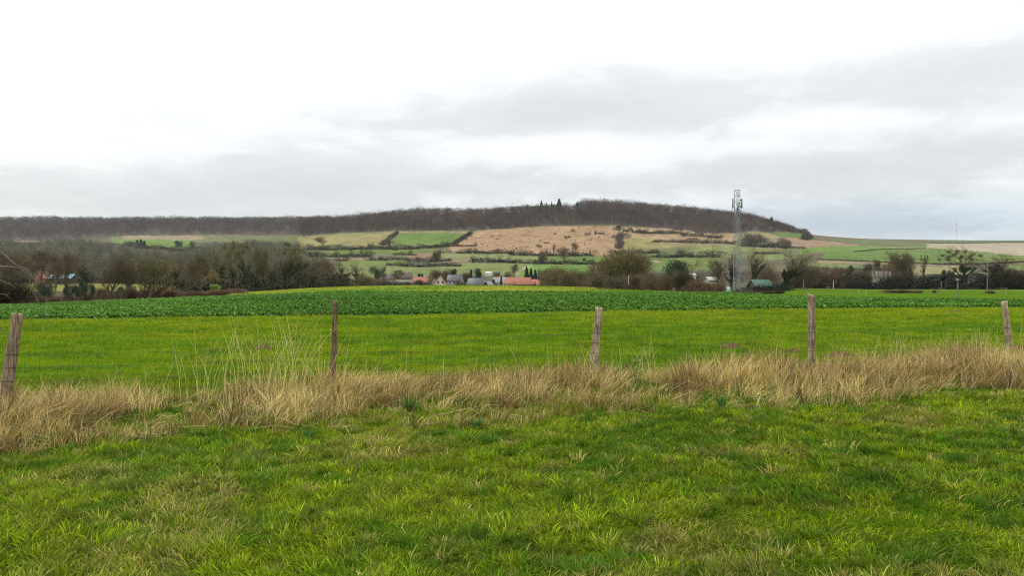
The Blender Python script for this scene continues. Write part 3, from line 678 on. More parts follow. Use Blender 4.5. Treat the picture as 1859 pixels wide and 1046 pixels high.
# ------------------------------------------------------------------ the fence
def noisy_post(pts, rads, seed, sides=14, flat=0.8, twist=0.3):
    """a split, weathered stake: an uneven many-sided section swept up a crooked axis, with a chipped top"""
    r = np.random.default_rng(seed)
    pts = np.array(pts, float); rads = np.array(rads, float)
    tq = np.linspace(0, 1, 44); ts = np.linspace(0, 1, len(pts))
    P = np.stack([np.interp(tq, ts, pts[:, i]) for i in range(3)], -1)
    P[:, :2] = np.stack([np.convolve(np.pad(P[:, i], 3, 'edge'), np.ones(7) / 7, 'valid') for i in (0, 1)], -1)
    Rr = np.interp(tq, ts, rads)
    th = np.arange(sides) * 2 * pi / sides
    prof = 1 + 0.16 * np.sin(2 * th + r.uniform(0, 6)) + r.normal(0, 0.07, sides)
    for c in r.integers(0, sides, 3): prof[c] *= 0.72                   # drying cracks
    V = []
    for i, t in enumerate(tq):
        rr = Rr[i] * prof * (1 + 0.05 * np.sin(th * 3 + t * 9 + seed)) * (1 + r.normal(0, 0.018, sides))
        a = th + twist * t
        V.append(np.stack([P[i, 0] + rr * np.cos(a), P[i, 1] + rr * np.sin(a) * flat, np.full(sides, P[i, 2])], -1))
    V[-1][:, 2] += r.normal(0, 0.012, sides) + 0.010 * np.cos(th * 1.0 + seed)
    V = np.concatenate(V); m = len(tq)
    Q = [(i * sides + k, i * sides + (k + 1) % sides, (i + 1) * sides + (k + 1) % sides, (i + 1) * sides + k) for i in range(m - 1) for k in range(sides)]
    topc = V[-sides:].mean(0) - [0, 0, 0.006]; V = np.vstack([V, topc])
    T = [((m - 1) * sides + k, (m - 1) * sides + (k + 1) % sides, len(V) - 1) for k in range(sides)]
    return V, Q, T
def wood_mat(name, base, dark, light):
    m, t, o = mat_base(name)
    tcn = N(t, 'ShaderNodeTexCoord')
    def nz(stretch, scale, detail=6):
        mp = N(t, 'ShaderNodeMapping'); mp.inputs['Scale'].default_value = stretch; t.links.new(tcn.outputs['Object'], mp.inputs[0])
        nn = N(t, 'ShaderNodeTexNoise'); nn.inputs['Scale'].default_value = scale; nn.inputs['Detail'].default_value = detail; nn.inputs['Roughness'].default_value = 0.7
        t.links.new(mp.outputs[0], nn.inputs['Vector']); return nn.outputs[0]
    grain = nz((1, 1, 0.06), 42); patch = nz((1, 1, 0.5), 11, 4)
    g = ramp(t, grain, [(0.34, dark), (0.48, base), (0.66, light)])
    pr = ramp(t, patch, [(0.36, (0.42, 0.38, 0.34)), (0.50, (0.95, 0.93, 0.88)), (0.64, (1.35, 1.38, 1.22))])
    mx = N(t, 'ShaderNodeMix', data_type='RGBA', blend_type='MULTIPLY'); mx.inputs[0].default_value = 1
    t.links.new(g, mx.inputs[6]); t.links.new(pr, mx.inputs[7])
    p = N(t, 'ShaderNodeBsdfPrincipled'); p.inputs['Roughness'].default_value = 0.85; p.inputs['Specular IOR Level'].default_value = 0.2
    t.links.new(mx.outputs[2], p.inputs['Base Color'])
    b = N(t, 'ShaderNodeBump'); b.inputs['Strength'].default_value = 0.9; b.inputs['Distance'].default_value = 0.006
    t.links.new(grain, b.inputs['Height']); t.links.new(b.outputs[0], p.inputs['Normal'])
    t.links.new(p.outputs[0], o.inputs[0]); return m
M_POST = [wood_mat('post_wood_grey', (0.22, 0.165, 0.115), (0.06, 0.042, 0.03), (0.36, 0.29, 0.21)),
          wood_mat('post_wood_brown', (0.15, 0.095, 0.065), (0.035, 0.022, 0.017), (0.28, 0.19, 0.13)),
          wood_mat('post_wood_pale', (0.30, 0.24, 0.16), (0.09, 0.065, 0.045), (0.45, 0.37, 0.27))]
M_WIRE = solid('rusty_wire', (0.035, 0.026, 0.022), 0.8, 0.3, 40)
POSTS = [  # (Y, [(px, py, half-width px)...] bottom to top, material, label)
 (9.06, [(7, 760, 11.5), (12, 700, 10.5), (21, 640, 9.5), (27, 600, 8.5), (31, 570, 8.5)], 0, 'thick grey wooden fence post leaning right, leftmost of the five'),
 (10.70, [(598, 722, 7.5), (601, 694, 7.2), (605, 655, 5.8), (608, 600, 5.2), (608.5, 547.5, 5.2)], 1, 'dark brown fence post with a bent foot, second from the left'),
 (11.90, [(1075, 704, 7.8), (1077, 670, 7.4), (1081, 620, 6.6), (1085, 590, 6.2), (1087, 559, 6.0)], 2, 'short cracked fence post leaning right, in the middle of the row'),
 (12.60, [(1474.5, 690, 6.5), (1474, 640, 6.0), (1473, 590, 5.8), (1472.5, 535.5, 5.8)], 0, 'straight upright wooden fence post, fourth from the left'),
 (13.50, [(1833, 680, 6.2), (1832, 650, 6.0), (1829, 600, 5.2), (1826, 575, 4.6), (1823, 548, 4.6)], 2, 'pale thin fence post leaning left, rightmost of the five'),
]
STRAND = [0.70, 0.55, 0.39, 0.24, 0.10]
for i, (Y, prof, mi, lab) in enumerate(POSTS):
    pts = [(X_of(p, Y), Y, EYE + (HY - q) / F * Y) for p, q, _ in prof]
    zb = Hs(pts[0][0], Y)
    base = np.array([pts[0][0], Y, zb])
    pts[0] = (pts[0][0], Y, zb - 0.25)
    loc = np.array(pts) - base
    V, Q, T = noisy_post(loc, [w / F * Y for _, _, w in prof], 20 + i, flat=0.85)
    o = link('fence_post', mesh_np('fence_post', V, Q, T, None, M_POST[mi], True), loc=base)
    tag(o, lab, 'fence post', 'wooden posts of the wire fence')
    for hz in STRAND[:3]:
        st = MB()
        xx = np.interp(hz, loc[:, 2], loc[:, 0]); rr = np.interp(hz, loc[:, 2], [w / F * Y for _, _, w in prof])
        a = np.linspace(pi, 2 * pi, 9)
        st.tube(np.stack([xx + rr * 1.13 * np.cos(a), rr * 1.0 * np.sin(a), np.full(9, hz)], -1), 0.003, 3)
        link('wire_tie', st.mesh('wire_tie', M_WIRE), parent=o)
def wire_fence():
    mb = MB()
    posts_x = [p[0] for p in FENCE]
    for k, hz in enumerate(STRAND):
        P = []
        for j in range(len(FENCE) - 1):
            (xa, ya), (xb, yb) = FENCE[j], FENCE[j + 1]
            for t in np.linspace(0, 1, 12, endpoint=False):
                xx, yy = lerp(xa, xb, t), lerp(ya, yb, t)
                P.append((xx, yy - 0.075, Hs(xx, yy) + hz - 0.03 * sin(pi * t) * (1.4 - hz) + 0.008 * sin(xx * 5 + k)))
        mb.tube(P, 0.0021, 3)
    x = -9.4
    while x < 12.4:
        y = float(fence_y(x)) - 0.077; z = Hs(x, y); l = rng.normal(0, 0.012)
        mb.tube([(x, y, z + 0.05), (x + l, y, z + 0.35), (x + l * 1.5, y, z + 0.69)], 0.0017, 3)
        x += 0.19
    return mb.mesh('wire_fence', M_WIRE)
tag(link('wire_fence', wire_fence()), 'rusty square-mesh stock wire strung between the wooden posts', 'wire fence')

# molehills on the pasture
M_SOIL = leafy('mole_soil', 0.0, 0.4, 0.95, 0.05, use_attr=False, colr=(0.09, 0.05, 0.03), nscale=30)
for i, (px, py, s, lab) in enumerate([(1330, 634, 0.26, 'fresh brown molehill left of the upright fourth post'), (1526, 650, 0.30, 'brown molehill just right of the upright fourth post'),
                            (1336, 666, 0.18, 'small dark molehill at the edge of the dead grass, below a larger one'), (1855, 638, 0.24, 'dark molehill right of the pale leaning post'), (480, 634, 0.22, 'low brown molehill left of the dark bent-footed post'),
                            (1440, 640, 0.20, 'flat molehill touching the grass left of the upright post'), (1738, 568, 0.28, 'tiny dark molehill far out near the crop edge'), (594, 640, 0.13, 'small molehill beside the dark bent-footed post')]):
    Y = EYE * F / (py - HY); X = X_of(px, Y)
    nr_, na_ = 8, 18; V = []
    for a in range(nr_ + 1):
        for b in range(na_):
            t = a / nr_; th = b / na_ * 2 * pi
            rr = s * t * (1 + 0.18 * sin(3 * th + i) + 0.1 * sin(5 * th + 2 * i))
            V.append((rr * cos(th) * 1.2, rr * sin(th), s * 0.42 * (1 - t ** 1.6) + rng.normal(0, 0.012) * (t < 0.95) - 0.02))
    Q = [(a * na_ + b, a * na_ + (b + 1) % na_, (a + 1) * na_ + (b + 1) % na_, (a + 1) * na_ + b) for a in range(nr_) for b in range(na_)]
    tag(link('molehill', mesh_np('molehill', V, Q, None, None, M_SOIL), loc=(X, Y, Hs(X, Y))), lab, 'molehill', 'molehills on the pasture')

# ------------------------------------------------------------------ trees
BARK = L3((0.108, 0.094, 0.059))
def slivers(mb, P, D, L, W, C, r):
    """thin straight twigs: one long triangle each, from P along D"""
    n = len(P); side = np.cross(D, r.normal(0, 1, (n, 3))); side /= np.linalg.norm(side, axis=1)[:, None] + 1e-9
    W = np.broadcast_to(W, (n,))[:, None]; L = np.broadcast_to(L, (n,))[:, None]
    V = np.stack([P - side * W / 2, P + side * W / 2, P + D * L], 1).reshape(-1, 3)
    mb.add(V, None, np.arange(3 * n).reshape(-1, 3), C=np.repeat(C, 3, axis=0) if np.ndim(C) == 2 else C)
def leaves(mb, P, s, C, r):
    n = len(P); a = r.normal(0, 1, (n, 3)); a /= np.linalg.norm(a, axis=1)[:, None]
    b = np.cross(a, r.normal(0, 1, (n, 3))); b /= np.linalg.norm(b, axis=1)[:, None]
    s = np.broadcast_to(s, (n,))[:, None]
    V = np.stack([P - a * s * .5, P + b * s * .45, P + a * s * .6], 1).reshape(-1, 3)
    mb.add(V, None, np.arange(3 * n).reshape(-1, 3), C=np.repeat(C, 3, axis=0))
xs, ys, h = DEFER_STEMS
tag(link('broken_stems', broken_stems()), 'bent and fallen pale stems tangled in the dead grass', 'dead stems', kind='stuff')
def unit(v): return v / (np.linalg.norm(v) + 1e-9)
def skeleton(r, Hh, spread, first, nb, up, levels=3, lean=0.0):
    """grow trunk and limbs; returns tubes [(pts, radii, level)] and twig roots"""
    tubes, tips = [], []
    def grow(p, d, L, rad, lev):
        n = 6 if lev == 0 else 4
        pts = [p]; dd = d
        for i in range(n):
            dd = unit(dd + r.normal(0, 0.10 + 0.05 * lev, 3) + np.array([0, 0, up * (0.12 if lev else 0.02)]))
            pts.append(pts[-1] + dd * L / n)
        pts = np.array(pts); rr = np.linspace(rad, rad * (0.35 if lev else 0.42), n + 1)
        tubes.append((pts, rr, lev))
        if lev >= 1:
            for q in pts[2:]: tips.append((q, dd, lev))
        if lev < levels:
            k = nb[lev]
            for j in range(k):
                t = lerp(first if lev == 0 else 0.3, 1.0, (j + r.random() * 0.6) / k)
                i = min(int(t * n), n - 1); q = lerp(pts[i], pts[i + 1], t * n - i)
                az = r.uniform(0, 2 * pi)
                axis = unit(pts[min(i + 1, n)] - pts[i])
                out_ = unit(np.cross(axis, [cos(az), sin(az), 0.3]))
                an = r.uniform(0.6, 1.0) * spread
                nd = unit(axis * cos(an) + out_ * sin(an))
                ll = L * (r.uniform(0.42, 0.62) if lev == 0 else r.uniform(0.5, 0.7)) * (1.15 - 0.5 * t if lev == 0 else 1)
                grow(q, nd, ll, max(rr[i] * 0.55, 0.02), lev + 1)
    grow(np.zeros(3), unit(np.array([lean, 0, 1.0])), Hh * 0.78, Hh * 0.021, 0)
    return tubes, tips
def fin(parts):
    """scale a tree so its whole height and mean width are 1 (so an Empty's scale is its size in metres)"""
    allV = np.concatenate([v for mb in parts.values() for v in mb.V])
    zt = np.percentile(allV[:, 2], 99.8); w = (np.percentile(allV[:, 0], 98.5) - np.percentile(allV[:, 0], 1.5) + np.percentile(allV[:, 1], 98.5) - np.percentile(allV[:, 1], 1.5)) / 2
    for mb in parts.values(): mb.V = [v * np.array([1 / w, 1 / w, 1 / zt]) for v in mb.V]
    return parts
def bare_proto(seed, Hh=16, spread=0.85, first=0.25, nb=(11, 6, 4), up=1.0, ntw=2600, tw=0.05, tl=1.3, col_=BARK, twc=None, droop=0.0):
    r = np.random.default_rng(seed)
    tubes, tips = skeleton(r, Hh, spread, first, nb, up)
    tr, cr = MB(), MB()
    for p, rr, lev in tubes:
        (tr if lev == 0 else cr).tube(p, rr, 7 if lev == 0 else (5 if lev == 1 else 3), C=col_ * (1.0 if lev < 2 else 0.95))
    P = np.array([t[0] for t in tips]); D = np.array([t[1] for t in tips])
    k = r.integers(0, len(P), ntw)
    d = D[k] + r.normal(0, 0.55, (ntw, 3)) + np.array([0, 0, 0.35 - droop]); d /= np.linalg.norm(d, axis=1)[:, None]
    L = tl * r.uniform(0.5, 1.3, ntw)
    c = (twc if twc is not None else col_ * 1.1) * r.uniform(0.7, 1.35, (ntw, 1))
    slivers(cr, P[k], d, L, tw * r.uniform(0.6, 1.3, ntw), c, r)
    # side twigs on twigs
    m = ntw; t = r.uniform(0.3, 0.9, (m, 1)); P2 = P[k] + d * L[:, None] * t; d2 = d + r.normal(0, 0.7, (m, 3)); d2 /= np.linalg.norm(d2, axis=1)[:, None]
    slivers(cr, P2, d2, L * 0.6, tw * 0.7, c, r)
    return {'trunk': tr, 'crown': cr}, tubes, P
IVY = L3((0.026, 0.044, 0.013))
def add_ivy(parts, tubes, r, n=3200, reach=0.62, fat=0.75, Hh=16):
    iv = MB(); segs = []
    for p, rr, lev in tubes:
        if lev > 1: continue
        for i in range(len(p) - 1):
            if p[i][2] < Hh * reach * (1 if lev == 0 else 0.9): segs.append((p[i], p[i + 1], rr[i], 1.0 if lev == 0 else 0.45))
    wts = np.array([np.linalg.norm(b - a) * w for a, b, _, w in segs]); wts /= wts.sum()
    k = r.choice(len(segs), n, p=wts); t = r.random((n, 1))
    A = np.array([s[0] for s in segs])[k]; B = np.array([s[1] for s in segs])[k]; w = np.array([s[3] for s in segs])[k]
    c0 = A + (B - A) * t; u = r.normal(0, 1, (n, 3)); u /= np.linalg.norm(u, axis=1)[:, None]
    P = c0 + u * (r.random((n, 1)) ** 0.5) * fat * w[:, None] * (0.7 + 0.6 * np.sin(c0[:, 2:3] * 1.7 + seed_phase(r)))
    P[:, 2] = np.maximum(P[:, 2], 0.1)
    leaves(iv, P, r.uniform(0.32, 0.6, n), IVY * r.uniform(0.5, 1.8, (n, 1)), r)
    parts['ivy'] = iv
def seed_phase(r): return r.uniform(0, 6)
MIST = L3((0.085, 0.085, 0.028))
def add_mistletoe(parts, P, r, k=9, rad=0.62):
    P = P[P[:, 2] > np.percentile(P[:, 2], 45)]
    sel = []
    for q in P[r.permutation(len(P))]:
        if all(np.linalg.norm(q - s) > 1.5 for s in sel): sel.append(q)
        if len(sel) >= k: break
    for i, q in enumerate(sel):
        b = MB(); n = 170; u = r.normal(0, 1, (n, 3)); u /= np.linalg.norm(u, axis=1)[:, None]
        s = rad * r.uniform(0.7, 1.25)
        leaves(b, q + u * s * (r.random((n, 1)) ** 0.4), r.uniform(0.2, 0.34, n), MIST * r.uniform(0.5, 1.6, (n, 1)), r)
        parts['mistletoe%d' % i] = b
def dome(seed, n, kind):
    """bushes, willows, evergreens"""
    r = np.random.default_rng(seed)
    parts = {}
    if kind in ('bush', 'willow'):
        cr = MB(); up = 0.5 if kind == 'bush' else 1.0
        lobes = [(np.array([r.normal(0, .2), r.normal(0, .2), r.uniform(.25, .62)]), r.uniform(.2, .36)) for _ in range(11 if kind == 'bush' else 9)]
        if kind == 'willow': lobes += [(np.array([0, 0, .55]), .42)]
        for j in range(46):
            c_, s_ = lobes[j % len(lobes)]; tip = c_ + r.normal(0, .5, 3) * s_; tip[2] = abs(tip[2]) + .05
            root = np.array([r.normal(0, .06), r.normal(0, .06), -.01]); mid = (root + tip) / 2 + r.normal(0, .05, 3) + [0, 0, .04]; mid[:2] = mid[:2] * 0.75
            cr.tube([root, mid, tip], [0.012, 0.007, 0.003], 3, C=BARK * 0.9)
        m = n // len(lobes)
        for c_, s_ in lobes:
            u = r.normal(0, 1, (m, 3)); u /= np.linalg.norm(u, axis=1)[:, None]
            P = c_ + u * s_ * (r.random((m, 1)) ** 0.45) * [1, 1, .9]; P[:, 2] = np.abs(P[:, 2])
            P = np.concatenate([P, P * [1.0, 1.0, .5]])[:m + m // 3]; k = len(P); u = np.resize(u, (k, 3))
            dd = u * .6 + r.normal(0, 0.45, (k, 3)) + [0, 0, up]; dd /= np.linalg.norm(dd, axis=1)[:, None]
            slivers(cr, P, dd, r.uniform(0.05, 0.15, k), 0.010 * r.uniform(.6, 1.4, k), BARK * (1.0 if kind == 'bush' else 1.3) * r.uniform(0.55, 1.45, (k, 1)), r)
        parts['crown'] = cr
    elif kind == 'evergreen':
        cr = MB(); blobs = [(r.normal(0, 0.22, 2), r.uniform(0.35, 0.8), r.uniform(0.14, 0.3)) for _ in range(16)]
        m = n // 16
        for xy, z, s in blobs:
            u = r.normal(0, 1, (m, 3)); u /= np.linalg.norm(u, axis=1)[:, None]
            P = np.array([*xy, z]) + u * s * np.array([1, 1, 0.8]) * (r.random((m, 1)) ** 0.35)
            P[:, 2] = np.abs(P[:, 2])
            leaves(cr, P, r.uniform(0.03, 0.06, m), L3((0.022, 0.036, 0.016)) * r.uniform(0.5, 1.9, (m, 1)), r)
        tr = MB(); tr.tube([(0, 0, -0.02), (0.01, 0, 0.3), (0, 0.01, 0.7)], [0.03, 0.022, 0.01], 6, C=BARK)
        parts['trunk'] = tr; parts['crown'] = cr
    elif kind in ('spruce', 'cypress'):
        cr = MB(); tr = MB(); tr.tube([(0, 0, -0.02), (0, 0, 0.5), (0, 0, 0.99)], [0.03, 0.018, 0.003], 6, C=BARK)
        m = n; z = r.random(m) ** 0.8; tier = 0.75 + 0.25 * np.abs(np.sin(z * 34)) if kind == 'spruce' else 0.92
        w = (1 - z) ** (0.85 if kind == 'spruce' else 0.45) * 0.5 * tier
        if kind == 'cypress': w *= np.clip(z * 5 + 0.55, 0, 1)
        a = r.uniform(0, 2 * pi, m); q = r.random(m) ** 0.45
        w = w * (0.85 + 0.3 * vn(a * 1.5, z * 9))
        P = np.stack([np.cos(a) * w * q, np.sin(a) * w * q, 0.04 + z * 0.95 - (0.05 * q if kind == 'spruce' else 0)], -1)
        D = np.stack([np.cos(a), np.sin(a), np.full(m, -0.35 if kind == 'spruce' else 1.6)], -1) + r.normal(0, .3, (m, 3)); D /= np.linalg.norm(D, axis=1)[:, None]
        slivers(cr, P, D, r.uniform(0.05, 0.10, m), 0.03 * r.uniform(.6, 1.3, m), L3((0.016, 0.032, 0.018)) * r.uniform(0.5, 1.7, (m, 1)), r)
        parts['trunk'] = tr; parts['crown'] = cr
    return parts
PROTO = {}
def make_protos():
    for i in range(4):
        p, tb, P = bare_proto(100 + i, nb=(14, 6, 3), spread=0.95, first=0.10, ntw=5600, tw=0.06, tl=1.5); PROTO.setdefault('bare', []).append(fin(p))
        p, tb, P = bare_proto(120 + i, nb=(15, 5, 3), spread=0.6, first=0.10, ntw=4300, tw=0.055, tl=1.6, up=1.6); PROTO.setdefault('tall', []).append(fin(p))
    for i in range(3):
        p, tb, P = bare_proto(140 + i, nb=(11, 5, 3), spread=0.95, first=0.3, ntw=1700, tw=0.05, tl=1.3); add_ivy(p, tb, np.random.default_rng(200 + i), 6000, 0.74, 1.4); PROTO.setdefault('ivy', []).append(fin(p))
    p, tb, P = bare_proto(151, nb=(11, 6, 3), spread=1.0, first=0.22, ntw=900, tw=0.06, tl=1.2); add_ivy(p, tb, np.random.default_rng(210), 5200, 0.5, 1.1); PROTO['ivyopen'] = [fin(p)]
    for i in range(3):
        p, tb, P = bare_proto(160 + i, nb=(12, 5, 3), spread=0.72 + 0.12 * i, first=0.3, ntw=1500, tw=0.05, tl=1.3); add_ivy(p, tb, np.random.default_rng(220 + i), 3600, 0.55, 1.05)
        add_mistletoe(p, P, np.random.default_rng(230 + i), (9, 12, 18)[i], 0.62); PROTO.setdefault('mistletoe', []).append(fin(p))
    for i in range(3): PROTO.setdefault('bush', []).append(fin(dome(300 + i, 7000, 'bush')))
    for i in range(2): PROTO.setdefault('willow', []).append(fin(dome(310 + i, 12000, 'willow')))
    for i in range(3): PROTO.setdefault('evergreen', []).append(fin(dome(320 + i, 5200, 'evergreen')))
    for i in range(2): PROTO.setdefault('spruce', []).append(fin(dome(330 + i, 3600, 'spruce')))
    PROTO['cypress'] = [fin(dome(340, 2600, 'cypress'))]
make_protos()
MESHES = {}
def proto_meshes(kind, i):
    key = (kind, i)
    if key not in MESHES:
        d = {}
        for nm, mb in PROTO[kind][i].items():
            stem = 'mistletoe' if nm.startswith('mistletoe') else nm
            mt = M_DARKLEAF if (stem in ('ivy', 'mistletoe') or (kind in ('evergreen', 'spruce', 'cypress') and stem == 'crown')) else M_TWIG
            d[nm] = (stem, mb.mesh(kind + '_' + stem, mt, smooth=(stem == 'trunk')))
        MESHES[key] = d
    return MESHES[key]
OBJNAME = {'bare': 'bare_tree', 'tall': 'bare_tree', 'ivy': 'ivy_clad_tree', 'ivyopen': 'ivy_clad_tree', 'mistletoe': 'mistletoe_tree', 'bush': 'bush', 'willow': 'willow_tree', 'evergreen': 'evergreen_tree', 'spruce': 'spruce_tree', 'cypress': 'cypress_tree'}
_cnt = {}
def tree(kind, px, top, Y, wpx, label, group=None, tint=(1, 1, 1), hmin=None, name=None, cat=None, sink=0.0):
    k = _cnt.get(kind, 0); _cnt[kind] = k + 1
    i = k % len(PROTO[kind])
    X = X_of(px, Y); z0 = Hs(X, Y) - sink
    zt = EYE + (HY - top) / F * Y
    h = max(zt - z0, hmin or 1.0); w = wpx / F * Y
    d = proto_meshes(kind, i)
    nm = name or OBJNAME[kind]; rz = (k * 2.399) % (2 * pi)
    if kind in ('bush', 'willow'):
        o = link(nm, d['crown'][1], loc=(X, Y, z0)); o.rotation_euler = (0, 0, rz); o.color = (*tint, 1)
    else:
        o = empty(nm, (X, Y, z0), rz)
        for key, (stem, me) in d.items():
            c = link(stem, me, parent=o); c.color = (*tint, 1)
    o.scale = (w, w, h)
    tag(o, label, cat or ('bush' if kind == 'bush' else 'tree'), group)
    return o

